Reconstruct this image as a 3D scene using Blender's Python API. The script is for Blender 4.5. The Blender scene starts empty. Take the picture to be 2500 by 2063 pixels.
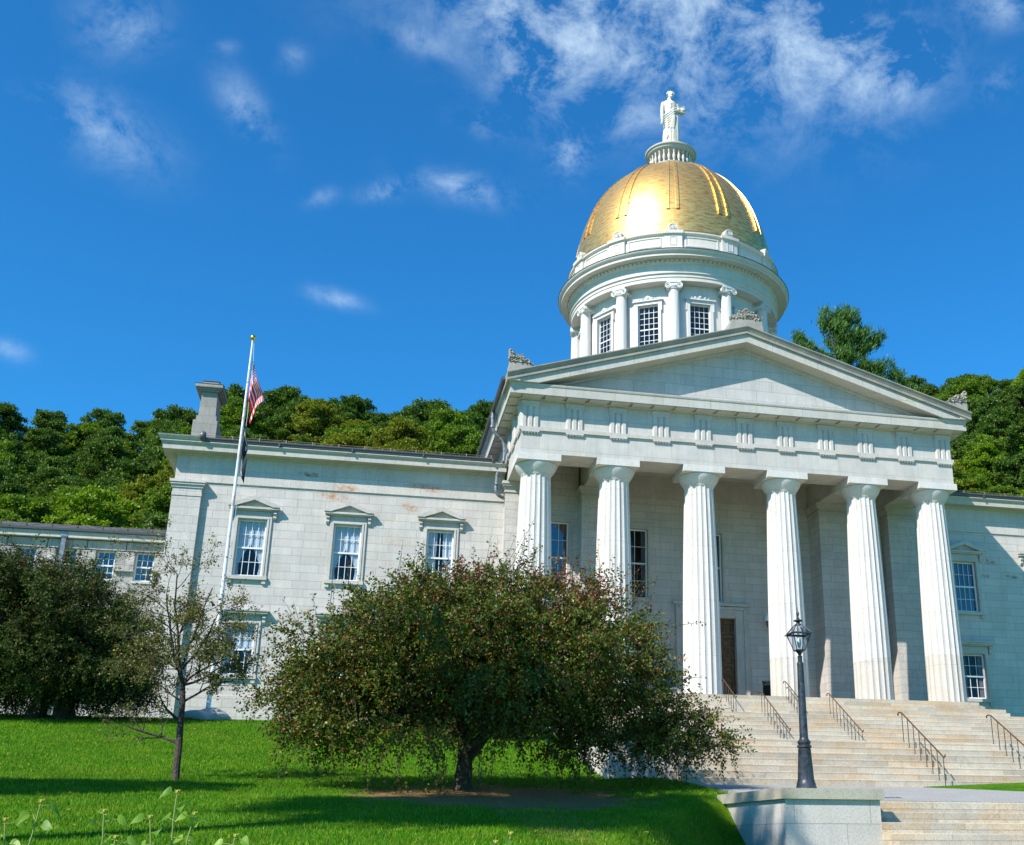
import bpy, bmesh, math, random
import numpy as np
from mathutils import Matrix, Vector
random.seed(7); RNG = np.random.default_rng(7)
PI = math.pi
sc = bpy.context.scene
COL = sc.collection
C0 = (-17.6338, -51.29, -6.5); YAW, PITCH, ROLL = [math.radians(a) for a in (12.5942, 19.5298, 0.1683)]
FPX, PX, PY = 2766.25, 1511.47, 1082.3

# ------------------------------------------------------------------ camera
fwd = Vector((math.sin(YAW)*math.cos(PITCH), math.cos(YAW)*math.cos(PITCH), math.sin(PITCH)))
rgt = Vector((math.cos(YAW), -math.sin(YAW), 0)); upv = rgt.cross(fwd)
R2 = math.cos(ROLL)*rgt + math.sin(ROLL)*upv; U2 = -math.sin(ROLL)*rgt + math.cos(ROLL)*upv
cd = bpy.data.cameras.new('camera'); cam = bpy.data.objects.new('camera', cd); COL.objects.link(cam)
cam.matrix_world = Matrix(((R2.x, U2.x, -fwd.x, C0[0]), (R2.y, U2.y, -fwd.y, C0[1]), (R2.z, U2.z, -fwd.z, C0[2]), (0, 0, 0, 1)))
cd.sensor_fit = 'HORIZONTAL'; cd.sensor_width = 36; cd.lens = 36*FPX/2500
cd.shift_x = -(PX-1250)/2500; cd.shift_y = (PY-1031.5)/2500
cd.clip_end = 3000; cd.clip_start = .1
sc.camera = cam

def ray(u, v):
    return (fwd + R2*((u-PX)/FPX) - U2*((v-PY)/FPX)).normalized()

# ------------------------------------------------------------------ helpers
class MB:
    def __init__(s): s.v = []; s.f = []; s.m = []
    def add(s, vs, fs, mi=0):
        n = len(s.v); s.v += [tuple(p) for p in vs]
        s.f += [tuple(n+i for i in f) for f in fs]; s.m += [mi]*len(fs); return s
    def box(s, x0, x1, y0, y1, z0, z1, mi=0):
        vs = [(x, y, z) for z in (z0, z1) for y in (y0, y1) for x in (x0, x1)]
        return s.add(vs, [(0,2,3,1), (4,5,7,6), (0,1,5,4), (2,6,7,3), (0,4,6,2), (1,3,7,5)], mi)
    def prism(s, poly, a0, a1, axis='y', mi=0):
        # poly counter-clockwise list in the plane perpendicular to axis
        n = len(poly)
        def P(p, a):
            if axis == 'y': return (p[0], a, p[1])
            if axis == 'x': return (a, p[0], p[1])
            return (p[0], p[1], a)
        vs = [P(p, a0) for p in poly]+[P(p, a1) for p in poly]
        fs = [tuple(range(n)), tuple(range(2*n-1, n-1, -1))]+[(i, i+n, (i+1) % n+n, (i+1) % n) for i in range(n)]
        return s.add(vs, fs, mi)
    def lathe(s, prof, cx=0, cy=0, n=48, mi=0, cap=True, fn=None):
        vs = []; k = len(prof)
        for r, z in prof:
            for i in range(n):
                a = 2*PI*i/n; rr = r if fn is None else fn(r, z, a)
                vs.append((cx+rr*math.cos(a), cy+rr*math.sin(a), z))
        fs = [(j*n+i, j*n+(i+1) % n, (j+1)*n+(i+1) % n, (j+1)*n+i) for j in range(k-1) for i in range(n)]
        if cap: fs += [tuple(range(n-1, -1, -1)), tuple((k-1)*n+i for i in range(n))]
        return s.add(vs, fs, mi)
    def tube(s, pts, rad, n=6, mi=0, cap=True):
        pts = [Vector(p) for p in pts]; k = len(pts)
        if not isinstance(rad, (list, tuple)): rad = [rad]*k
        vs = []
        for i, p in enumerate(pts):
            d = (pts[min(i+1, k-1)]-pts[max(i-1, 0)]); d = d.normalized() if d.length > 1e-9 else Vector((0, 0, 1))
            ref = Vector((0, 0, 1)) if abs(d.z) < .9 else Vector((1, 0, 0))
            a = d.cross(ref).normalized(); b = d.cross(a)
            for j in range(n):
                t = 2*PI*j/n; vs.append(p+(a*math.cos(t)+b*math.sin(t))*rad[i])
        fs = [(j*n+i, j*n+(i+1) % n, (j+1)*n+(i+1) % n, (j+1)*n+i) for j in range(k-1) for i in range(n)]
        if cap: fs += [tuple(range(n-1, -1, -1)), tuple((k-1)*n+i for i in range(n))]
        return s.add(vs, fs, mi)
    def sweep(s, prof, path, mi=0, closed=False):
        """moulding: prof = [(outward, z)], path = plan points, outward is to the RIGHT of travel"""
        k = len(path); vs = []
        for i in range(k):
            p = Vector(path[i])
            if closed: d0 = (p-Vector(path[i-1])).normalized(); d1 = (Vector(path[(i+1) % k])-p).normalized()
            else:
                d1 = (Vector(path[min(i+1, k-1)])-Vector(path[min(i, k-2)])).normalized()
                d0 = (Vector(path[max(i, 1)])-Vector(path[max(i-1, 0)])).normalized()
            n0 = Vector((d0.y, -d0.x)); n1 = Vector((d1.y, -d1.x)); m = (n0+n1); m = m/max(m.dot(n0), .2)
            for o, z in prof: vs.append((p.x+m.x*o, p.y+m.y*o, z))
        q = len(prof); fs = []
        for i in range(k if closed else k-1):
            a = i*q; b = ((i+1) % k)*q
            fs += [(a+j, b+j, b+(j+1) % q, a+(j+1) % q) for j in range(q)]
        if not closed: fs += [tuple(range(q)), tuple((k-1)*q+j for j in range(q-1, -1, -1))]
        return s.add(vs, fs, mi)
    def build(s, name, mats, parent=None, smooth=None, fixn=True):
        me = bpy.data.meshes.new(name); me.from_pydata(s.v, [], s.f)
        if not isinstance(mats, (list, tuple)): mats = [mats]
        for m in mats: me.materials.append(m)
        if len(mats) > 1: me.polygons.foreach_set('material_index', s.m)
        if fixn:
            bm = bmesh.new(); bm.from_mesh(me); bmesh.ops.recalc_face_normals(bm, faces=bm.faces)
            if smooth is not None:
                for f in bm.faces: f.smooth = True
                for e in bm.edges:
                    if len(e.link_faces) == 2 and e.calc_face_angle(0) > math.radians(smooth): e.smooth = False
            bm.to_mesh(me); bm.free()
        me.update()
        o = bpy.data.objects.new(name, me); COL.objects.link(o)
        if parent: o.parent = parent
        return o

def tag(o, label=None, cat=None, group=None, kind=None):
    if label: o['label'] = label
    if cat: o['category'] = cat
    if group: o['group'] = group
    if kind: o['kind'] = kind
    return o
def empty(name, loc=(0, 0, 0), rz=0, **k):
    o = bpy.data.objects.new(name, None); COL.objects.link(o); o.location = loc; o.rotation_euler[2] = rz
    o.empty_display_size = .2
    return tag(o, **k)
def kids(o): return [c for c in bpy.data.objects if c.parent == o]
def copy_tree(o, parent=None, cmap=None):
    c = o.copy(); COL.objects.link(c); c.parent = parent
    for ch in (cmap[o.name] if cmap and o.name in cmap else kids(o)): copy_tree(ch, c, cmap)
    return c

# ------------------------------------------------------------------ materials
def mat(name, color=(.5, .5, .5), rough=.6, metal=0, spec=.5):
    m = bpy.data.materials.new(name); m.use_nodes = True; b = m.node_tree.nodes['Principled BSDF']
    b.inputs['Base Color'].default_value = (*color, 1); b.inputs['Roughness'].default_value = rough
    b.inputs['Metallic'].default_value = metal; b.inputs['Specular IOR Level'].default_value = spec
    return m
class NT:
    def __init__(s, m): s.t = m.node_tree; s.n = s.t.nodes; s.b = s.n.get('Principled BSDF')
    def new(s, typ, **kw):
        n = s.n.new(typ)
        for k, v in kw.items(): setattr(n, k, v)
        return n
    def link(s, a, b): s.t.links.new(a, b)
    def val(s, sock, v):
        if isinstance(v, bpy.types.NodeSocket): s.link(v, sock)
        else: sock.default_value = v
    def math(s, op, a, b=0.0, c=0.0):
        n = s.new('ShaderNodeMath', operation=op); s.val(n.inputs[0], a); s.val(n.inputs[1], b); s.val(n.inputs[2], c); return n.outputs[0]
    def mix(s, f, a, b, mode='MIX'):
        n = s.new('ShaderNodeMix', data_type='RGBA', blend_type=mode)
        s.val(n.inputs[0], f); s.val(n.inputs[6], a); s.val(n.inputs[7], b); return n.outputs[2]
    def ramp(s, f, stops):
        n = s.new('ShaderNodeValToRGB'); cr = n.color_ramp
        while len(cr.elements) < len(stops): cr.elements.new(.5)
        for e, (p, c) in zip(cr.elements, stops): e.position = p; e.color = c if len(c) == 4 else (*c, 1)
        s.val(n.inputs[0], f); return n.outputs[0]
    def noise(s, scale, vec=None, detail=3, rough=.5, dist=0):
        n = s.new('ShaderNodeTexNoise'); n.inputs['Scale'].default_value = scale; n.inputs['Detail'].default_value = detail
        n.inputs['Roughness'].default_value = rough; n.inputs['Distortion'].default_value = dist
        if vec is not None: s.link(vec, n.inputs['Vector'])
        return n.outputs[0]
    def pos(s): return s.new('ShaderNodeNewGeometry').outputs['Position']
    def xyz(s, v):
        n = s.new('ShaderNodeSeparateXYZ'); s.link(v, n.inputs[0]); return n.outputs
    def comb(s, x=0.0, y=0.0, z=0.0):
        n = s.new('ShaderNodeCombineXYZ'); s.val(n.inputs[0], x); s.val(n.inputs[1], y); s.val(n.inputs[2], z); return n.outputs[0]
    def bump(s, h, strength=.3, dist=.02):
        n = s.new('ShaderNodeBump'); n.inputs['Strength'].default_value = strength; n.inputs['Distance'].default_value = dist
        s.link(h, n.inputs['Height']); s.link(n.outputs[0], s.b.inputs['Normal'])
def c4(c): return (*c, 1)

def stone(name, base, dark, warm=None, rowh=None, bw=1.3, mortar=.012, speck=.22, tint=.10, rough=.75, stains=None, zoff=0, hoff=0, offs=.5, warmf=.5, joint=(.10, .10, .095), bumps=.25, rock=0, jamt=.42):
    m = mat(name, base, rough, 0, .3); t = NT(m); P = t.pos(); x, y, z = t.xyz(P)
    n1 = t.noise(26, P, 2, .6); n2 = t.noise(1.1, P, 4, .6); n3 = t.noise(70, P, 1)
    c = t.mix(t.ramp(n2, [(.3, (0, 0, 0)), (.75, (1, 1, 1))]), c4(base), c4(dark))
    if warm: c = t.mix(t.math('MULTIPLY', t.ramp(t.noise(.7, t.comb(x, y, t.math('MULTIPLY', z, 2.5)), 4, .65), [(.45, (0, 0, 0)), (.7, (1, 1, 1))]), warmf), c, c4(warm))
    sp = t.ramp(t.math('ADD', t.math('MULTIPLY', n1, .6), t.math('MULTIPLY', n3, .4)), [(.3, (1-speck*1.6,)*3), (.52, (1, 1, 1)), (.72, (1+speck*.6,)*3)])
    c = t.mix(1.0, c, sp, 'MULTIPLY')
    streak = t.noise(1.0, t.comb(t.math('MULTIPLY', t.math('ADD', x, y), 3.0), 0.0, t.math('MULTIPLY', z, .25)), 4, .7)
    c = t.mix(.75, c, t.ramp(streak, [(.3, (.86, .85, .82)), (.55, (1, 1, 1)), (.8, (1.05, 1.05, 1.05))]), 'MULTIPLY')
    h = t.math('MULTIPLY', n1, .3)
    if rowh:
        br = t.new('ShaderNodeTexBrick'); br.offset = offs; br.squash = 1
        br.inputs['Scale'].default_value = 1; br.inputs['Brick Width'].default_value = bw; br.inputs['Row Height'].default_value = rowh
        br.inputs['Mortar Size'].default_value = mortar; br.inputs['Mortar Smooth'].default_value = .1
        br.inputs['Color1'].default_value = (1-tint*1.4, 1-tint*1.4, 1-tint*1.5, 1); br.inputs['Color2'].default_value = (1+tint, 1+tint, 1+tint*.8, 1)
        br.inputs['Mortar'].default_value = (1, 1, 1, 1); br.inputs['Bias'].default_value = 0
        wn = t.new('ShaderNodeTexWhiteNoise', noise_dimensions='1D'); t.link(t.math('FLOOR', t.math('DIVIDE', t.math('ADD', z, zoff), rowh)), wn.inputs['W'])
        jit = t.math('MULTIPLY', wn.outputs['Value'], bw*.35)
        t.link(t.comb(t.math('ADD', t.math('ADD', t.math('ADD', x, y), jit), hoff), t.math('ADD', z, zoff), 0.0), br.inputs['Vector'])
        c = t.mix(1.0, c, br.outputs['Color'], 'MULTIPLY')
        nz = t.new('ShaderNodeNewGeometry'); nn = t.xyz(nz.outputs['Normal'])[2]
        fac = t.math('MULTIPLY', br.outputs['Fac'], t.math('LESS_THAN', t.math('ABSOLUTE', nn), .7))
        c = t.mix(t.math('MULTIPLY', fac, jamt), c, c4(joint))
        h = t.math('SUBTRACT', h, t.math('MULTIPLY', fac, 1.0))
    if stains:
        for (sx, sz, rx, rz, col, amt) in stains:
            ex = t.math('DIVIDE', t.math('SUBTRACT', x, sx), rx); ez = t.math('DIVIDE', t.math('SUBTRACT', z, sz), rz)
            ez = t.math('ADD', ez, t.math('MULTIPLY', ex, .35))
            d = t.math('ADD', t.math('MULTIPLY', ex, ex), t.math('MULTIPLY', ez, ez))
            mk = t.math('MULTIPLY', t.math('MAXIMUM', t.math('SUBTRACT', 1.0, d), 0.0), t.ramp(t.noise(5, P, 4, .7), [(.4, (0, 0, 0)), (.6, (1, 1, 1))]))
            c = t.mix(t.math('MULTIPLY', mk, amt), c, c4(col))
    if rock: h = t.math('ADD', h, t.math('MULTIPLY', t.noise(5, P, 6, .65), rock))
    t.link(c, t.b.inputs['Base Color']); t.bump(h, bumps, .02 if not rock else .12)
    return m

G = (.50, .51, .50)
rust = (.42, .20, .08)
M = {}
M['ashlar'] = stone('granite_ashlar', (.60, .565, .535), (.51, .485, .47), (.60, .53, .42), rowh=.405, bw=1.35, tint=.055, stains=[(-19.7, 9.75, 1.1, .22, rust, 1), (-15.95, 9.42, .6, .24, rust, 1), (-19.2, 7.1, .8, .3, rust, .35), (-16.4, 7.6, .8, .3, rust, .3), (15.92, 8.41, .5, .25, (.30, .14, .10), 1), (15.45, 7.62, .5, .14, (.2, .10, .07), 1), (17.21, 7.64, .5, .13, (.2, .10, .07), 1), (8.2, 5.2, .6, .3, rust, .6)], zoff=-.18, warmf=.30)
M['wentab'] = stone('granite_wing_entablature', (.60, .565, .535), (.51, .485, .47), (.56, .49, .38), rowh=.68, bw=2.1, mortar=.008, tint=.04, warmf=.3, zoff=.16, stains=[(-19.03, 10.2, 1.0, .28, rust, .9), (-15.2, 10.48, 1.1, .24, rust, 1), (-20.89, 10.78, .7, .16, (.13, .08, .05), 1)])
M['plain'] = stone('granite_plain', (.60, .565, .535), (.46, .455, .44), (.56, .50, .39), rowh=1.7, bw=2.17, mortar=.008, tint=.04, warmf=.25, zoff=.72, hoff=.0)
M['tymp'] = stone('granite_tympanum', (.565, .54, .52), (.45, .45, .44), None, rowh=.55, bw=1.6, tint=.05, zoff=.2)
M['trim'] = stone('granite_trim', (.59, .555, .52), (.44, .43, .41), (.52, .47, .37), rowh=None, warmf=.5)
M['rake'] = stone('granite_cornice', (.52, .505, .475), (.44, .43, .40), (.55, .50, .37), rowh=9, bw=2.4, mortar=.014, tint=.03, warmf=.5, zoff=30)
M['sima'] = stone('granite_sima', (.33, .325, .30), (.23, .225, .21), (.40, .36, .27), rowh=9, bw=2.4, mortar=.016, tint=.05, warmf=.6, zoff=30)  # darker grey than the cornice granite, with brownish patches
M['column'] = stone('granite_column', (.655, .625, .60), (.57, .56, .53), (.60, .56, .47), rowh=2.6, bw=50, mortar=.007, tint=.02, warmf=.35, zoff=.8)
M['colbase'] = stone('granite_column_stained', (.50, .49, .45), (.42, .40, .36), (.50, .40, .26), rowh=None, warmf=.5)
M['drum'] = stone('painted_white_stone', (.66, .635, .61), (.62, .60, .575), None, rowh=None, speck=.04)
M['drum2'] = stone('painted_white_cornice', (.63, .605, .57), (.56, .54, .50), (.70, .58, .36), rowh=None, speck=.04, warmf=.25)
M['steps'] = stone('granite_steps', (.54, .49, .40), (.44, .40, .34), (.54, .35, .16), rowh=.2, bw=2.3, mortar=.010, tint=.11, warmf=.6, joint=(.16, .13, .09), offs=.37, hoff=3.1)
M['cap'] = stone('granite_cap', (.50, .47, .38), (.40, .38, .31), (.46, .36, .22), rowh=9, bw=2.9, mortar=.01, warmf=.5, zoff=30)
M['wallblk'] = stone('granite_wall_block', (.60, .56, .53), (.53, .495, .47), (.50, .46, .36), rowh=.545, bw=1.55, mortar=.009, tint=.05, warmf=.3, zoff=.11, hoff=.35)
M['annex'] = stone('granite_rough', (.50, .485, .485), (.38, .37, .37), (.44, .40, .36), rowh=.62, bw=1.0, mortar=.02, tint=.18, warmf=.4, rock=1.2, bumps=.7)
M['chim'] = stone('granite_chimney', (.36, .35, .32), (.27, .265, .25), (.36, .32, .25), rowh=.5, bw=.8, mortar=.012, tint=.06, warmf=.4)
M['carved'] = stone('granite_carved', (.40, .38, .34), (.28, .265, .235), (.40, .36, .25), rowh=None, warmf=.5, speck=.3)
M['slate'] = mat('roof_slate', (.06, .065, .075), .9, 0, .1)
t = NT(M['slate']); P = t.pos(); x, y, z = t.xyz(P)
br = t.new('ShaderNodeTexBrick'); br.inputs['Scale'].default_value = 1; br.inputs['Brick Width'].default_value = .38; br.inputs['Row Height'].default_value = .16
br.inputs['Mortar Size'].default_value = .012; br.inputs['Color1'].default_value = (.05, .052, .055, 1); br.inputs['Color2'].default_value = (.16, .165, .165, 1); br.inputs['Mortar'].default_value = (.015, .015, .018, 1)
t.link(t.comb(t.math('ADD', x, 0.0), t.math('ADD', y, t.math('MULTIPLY', z, .6)), 0.0), br.inputs['Vector'])
t.link(br.outputs['Color'], t.b.inputs['Base Color']); t.bump(t.math('MULTIPLY', br.outputs['Fac'], -1.0), .8, .03)
M['lead'] = mat('lead_gutter', (.10, .105, .12), .45, .3)
M['pipe'] = mat('grey_downpipe', (.20, .21, .23), .4, .6)
t = NT(M['pipe']); t.link(t.ramp(t.noise(7, t.pos(), 4), [(.3, (.12, .125, .14)), (.7, (.34, .35, .37))]), t.b.inputs['Base Color'])
M['whitepaint'] = mat('white_window_paint', (.74, .75, .75), .45)
M['curtain'] = mat('white_curtain', (.90, .89, .85), .9)
M['redcurtain'] = mat('red_curtain', (.45, .10, .06), .9)
M['navy'] = mat('blue_blind', (.03, .06, .16), .9)
M['pinkcurtain'] = mat('pale_curtain', (.30, .24, .22), .9)
def glass(name, tint=.75, refl=1.0, col=(.85, .9, .95), wob=.01):
    m = bpy.data.materials.new(name); m.use_nodes = True; t = NT(m); n = t.n; n.remove(t.b)
    tr = t.new('ShaderNodeBsdfTransparent'); tr.inputs[0].default_value = (tint*col[0], tint*col[1], tint*col[2], 1)
    gl = t.new('ShaderNodeBsdfGlossy'); gl.inputs['Roughness'].default_value = .02
    lw = t.new('ShaderNodeLayerWeight'); lw.inputs[0].default_value = .5; frv = t.math('ADD', .05, t.math('MULTIPLY', .9, t.math('POWER', lw.outputs['Facing'], 4.0)))
    b = t.new('ShaderNodeBump'); b.inputs['Strength'].default_value = .25; b.inputs['Distance'].default_value = wob
    t.link(t.noise(2.2, t.pos(), 2), b.inputs['Height']); t.link(b.outputs[0], gl.inputs['Normal'])
    mx = t.new('ShaderNodeMixShader'); t.link(t.math('MINIMUM', t.math('MULTIPLY', frv, refl), 1.0), mx.inputs[0])
    t.link(tr.outputs[0], mx.inputs[1]); t.link(gl.outputs[0], mx.inputs[2])
    t.link(mx.outputs[0], n['Material Output'].inputs[0]); return m
M['glass'] = glass('window_glass', .96, .55); M['lampglass'] = glass('lamp_glass', .9, .7)
M['mirrorglass'] = glass('reflecting_glass', .85, 2.2)
# gold leaf
m = M['gold'] = mat('gold_leaf', (.80, .50, .13), .3, .86); t = NT(m); P = t.pos(); x, y, z = t.xyz(P)
ang = t.math('ARCTAN2', t.math('SUBTRACT', y, 11.9), x)
br = t.new('ShaderNodeTexBrick'); br.inputs['Scale'].default_value = 1; br.inputs['Brick Width'].default_value = .085; br.inputs['Row Height'].default_value = .19
br.inputs['Mortar Size'].default_value = .006; br.inputs['Color1'].default_value = (.3, .3, .3, 1); br.inputs['Color2'].default_value = (.62, .62, .62, 1); br.inputs['Mortar'].default_value = (.9, .9, .9, 1)
t.link(t.comb(ang, z, 0.0), br.inputs['Vector'])
nn = t.noise(3.5, t.comb(t.math('MULTIPLY', ang, 3.0), t.math('MULTIPLY', z, 2.2), 0.0), 5, .65)
fac = t.math('ADD', t.math('MULTIPLY', br.outputs['Color'], .07), t.math('MULTIPLY', nn, .95))
t.link(t.ramp(fac, [(.36, (.42, .21, .09)), (.5, (.84, .49, .14)), (.62, (1.0, .72, .25))]), t.b.inputs['Base Color'])
t.link(t.ramp(fac, [(.3, (.48,)*3), (.75, (.30,)*3)]), t.b.inputs['Roughness'])
t.bump(t.math('ADD', t.math('MULTIPLY', br.outputs['Color'], .15), t.math('MULTIPLY', nn, 1.0)), .35, .03)
M['statue'] = stone('painted_statue_stone', (.68, .65, .60), (.62, .60, .54), (.66, .48, .24), rowh=None, speck=.05, warmf=.55)
M['lamp'] = mat('lamp_black_paint', (.025, .032, .042), .42, .2)
t = NT(M['lamp']); t.link(t.ramp(t.noise(9, t.pos(), 5, .7), [(.35, (.014, .018, .026)), (.7, (.07, .08, .10))]), t.b.inputs['Base Color']); t.bump(t.noise(40, t.pos(), 3), .3, .004)
M['bronze'] = mat('bronze_rail', (.15, .085, .045), .45, .6)
M['ironrail'] = mat('iron_post', (.10, .08, .065), .5, .5)
M['black'] = mat('black_metal', (.015, .016, .018), .45, .3)
M['pole'] = mat('white_pole_paint', (.72, .73, .74), .35, .1)
t = NT(M['pole']); P = t.pos(); x, y, z = t.xyz(P)
t.link(t.mix(t.math('MULTIPLY', t.ramp(t.noise(2.5, t.comb(x, y, t.math('MULTIPLY', z, .6)), 5, .7), [(.56, (0, 0, 0)), (.66, (1, 1, 1))]), .8), (.72, .73, .74, 1), (.25, .14, .08, 1)), t.b.inputs['Base Color'])
M['brass'] = mat('gold_ball', (.75, .52, .12), .3, 1)
M['wooddoor'] = mat('bronze_door', (.14, .065, .025), .45, .3)
t = NT(M['wooddoor']); t.link(t.ramp(t.noise(6, t.pos(), 4), [(.3, (.08, .035, .012)), (.7, (.22, .10, .035))]), t.b.inputs['Base Color'])
M['slateboard'] = mat('grey_notice', (.10, .115, .12), .25)
M['path'] = stone('asphalt_path', (.37, .37, .345), (.32, .32, .30), None, rowh=None, speck=.35, rough=.9)
M['boulder'] = stone('boulder_stone', (.50, .48, .43), (.36, .34, .31), (.50, .44, .35), rowh=None)
M['bulb'] = mat('frosted_bulb', (.85, .85, .80), .5)
M['terr'] = mat('sandy', (.4, .3, .15), .9)

def leafmat(name, stops, rough=.45, trans=.3, spec=.35, hscale=None):
    m = bpy.data.materials.new(name); m.use_nodes = True; t = NT(m); b = t.b
    g = t.new('ShaderNodeNewGeometry'); c = t.ramp(g.outputs['Random Per Island'], stops)
    c = t.mix(.55, c, t.ramp(t.noise(.9, g.outputs['Position'], 3), [(.3, (.62, .66, .6)), (.7, (1.3, 1.25, 1.1))]), 'MULTIPLY')
    if hscale: c = t.mix(t.math('MULTIPLY', t.ramp(t.noise(hscale, g.outputs['Position'], 5, .65), [(.52, (0, 0, 0)), (.70, (1, 1, 1))]), .38), c, (.28, .28, .03, 1))
    t.link(c, b.inputs['Base Color']); b.inputs['Roughness'].default_value = rough; b.inputs['Specular IOR Level'].default_value = spec
    tr = t.new('ShaderNodeBsdfTranslucent'); t.link(t.mix(1.0, c, (1.5, 1.5, .5, 1), 'MULTIPLY'), tr.inputs[0])
    mx = t.new('ShaderNodeMixShader'); mx.inputs[0].default_value = trans
    t.link(b.outputs[0], mx.inputs[1]); t.link(tr.outputs[0], mx.inputs[2]); t.link(mx.outputs[0], t.n['Material Output'].inputs[0])
    return m
M['crab'] = leafmat('crabapple_leaf', [(0, (.020, .048, .004)), (.30, (.055, .105, .008)), (.60, (.105, .150, .014)), (.78, (.17, .16, .026)), (.89, (.15, .06, .025)), (.985, (.22, .06, .03)), (1, (.60, .52, .22))], .5, .2, .28)
M['crabdark'] = leafmat('crabapple_leaf_dark', [(0, (.018, .042, .006)), (.5, (.042, .080, .014)), (.90, (.08, .11, .025)), (.96, (.09, .035, .016)), (1, (.20, .05, .02))], .6, .2, .2)
M['redleaf'] = leafmat('red_shoot_leaf', [(0, (.10, .018, .018)), (.5, (.20, .04, .03)), (.8, (.13, .08, .03)), (1, (.26, .09, .03))], .45, .25)
M['sparse'] = leafmat('olive_leaf', [(0, (.07, .095, .018)), (.5, (.12, .15, .03)), (.85, (.19, .17, .035)), (1, (.20, .09, .03))], .5, .25)
M['bark'] = mat('dark_bark', (.05, .038, .028), .9)
t = NT(M['bark']); P = t.pos(); t.link(t.ramp(t.noise(9, P, 6, .7), [(.3, (.022, .017, .013)), (.7, (.115, .09, .068))]), t.b.inputs['Base Color']); t.bump(t.noise(14, P, 6, .7), .9, .05)
HILL = {
 'mid': ('leafy green', leafmat('forest_leaf_green', [(0, (.06, .125, .010)), (.5, (.12, .215, .018)), (1, (.20, .30, .03))], .5, .3, .25)),
 'yel': ('yellow-green', leafmat('forest_leaf_yellow', [(0, (.11, .155, .010)), (.5, (.19, .24, .016)), (1, (.29, .32, .025))], .5, .3, .25)),
 'dark': ('dark green', leafmat('forest_leaf_dark', [(0, (.035, .085, .012)), (.5, (.075, .15, .02)), (1, (.13, .21, .03))], .5, .25, .25)),
 'olive': ('olive green', leafmat('forest_leaf_olive', [(0, (.09, .125, .012)), (.5, (.16, .20, .018)), (1, (.24, .26, .025))], .5, .3, .25)),
 'bright': ('bright green', leafmat('forest_leaf_bright', [(0, (.10, .19, .010)), (.5, (.17, .29, .016)), (1, (.26, .38, .03))], .5, .35, .25))}
M['pine'] = leafmat('pine_needles', [(0, (.025, .085, .012)), (.5, (.055, .15, .018)), (1, (.11, .21, .03))], .5, .15, .3)
M['fgleaf'] = leafmat('sunflower_leaf', [(0, (.10, .24, .02)), (1, (.22, .38, .04))], .45, .35)
M['fgstem'] = mat('plant_stem', (.22, .28, .07), .6)
M['fgbud'] = mat('yellow_bud', (.40, .38, .05), .6)

# ------------------------------------------------------------------ world and sun
SUN = Vector((-1, -.74, 1.15)).normalized()
el = math.asin(SUN.z); az = math.atan2(SUN.x, SUN.y)
W = bpy.data.worlds.new('World'); sc.world = W; W.use_nodes = True; wt = W.node_tree
t = NT.__new__(NT); t.t = wt; t.n = wt.nodes; bg = wt.nodes['Background']
sky = t.new('ShaderNodeTexSky', sky_type='NISHITA'); sky.sun_disc = False; sky.sun_elevation = el; sky.sun_rotation = az
sky.altitude = 200; sky.air_density = 1.0; sky.dust_density = .2; sky.ozone_density = 3.0
tc = t.new('ShaderNodeTexCoord'); D = tc.outputs['Generated']
hs = t.new('ShaderNodeHueSaturation'); hs.inputs['Saturation'].default_value = 1.15; hs.inputs['Value'].default_value = 1.05; t.link(sky.outputs[0], hs.inputs['Color'])
skyc = t.mix(1.0, hs.outputs[0], (.27, .97, 1.27, 1), 'MULTIPLY')
# clouds: wisps of noise gathered round directions in the sky
BL = [(250*1.19, 50*1.19, 130, 90, 0, .75), (215*1.19, 265*1.19, 190, 95, 30, .8), (505*1.19, 225*1.19, 140, 60, 55, .7), (660*1.19, 405*1.19, 60, 28, -20, .5),
      (785*1.19, 392*1.19, 80, 36, -10, .8), (950*1.19, 385*1.19, 170, 50, 12, .8), (690*1.19, 612*1.19, 100, 30, 15, .75), (1090*1.19, 110*1.19, 160, 215, -30, 1.0), (1000*1.19, 255*1.19, 100, 40, 10, .6),
      (1170*1.19, 315*1.19, 75, 85, 10, .85), (1400*1.19, 90*1.19, 330, 190, 15, .95), (1250*1.19, 20*1.19, 420, 110, 5, 1.0), (1640*1.19, 50*1.19, 230, 130, 40, 1.0), (1850*1.19, 140*1.19, 160, 120, 0, 1.0), (2050*1.19, 15*1.19, 150, 60, 10, .8),
      (2050*1.19, 170*1.19, 70, 50, -40, .5), (25, 855, 60, 35, 20, .45), (860*1.19, 85*1.19, 110, 40, 20, .5), (600*1.19, 120*1.19, 50, 45, 0, .4), (1300*1.19, 245*1.19, 110, 60, -20, .6), (1440*1.19, 240*1.19, 70, 50, 0, .35), (465*1.19, 95*1.19, 40, 25, 0, .35)]
CS = lambda r: .60 if r < 150 else (.62 if r < 200 else .95)
tot = None
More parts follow.
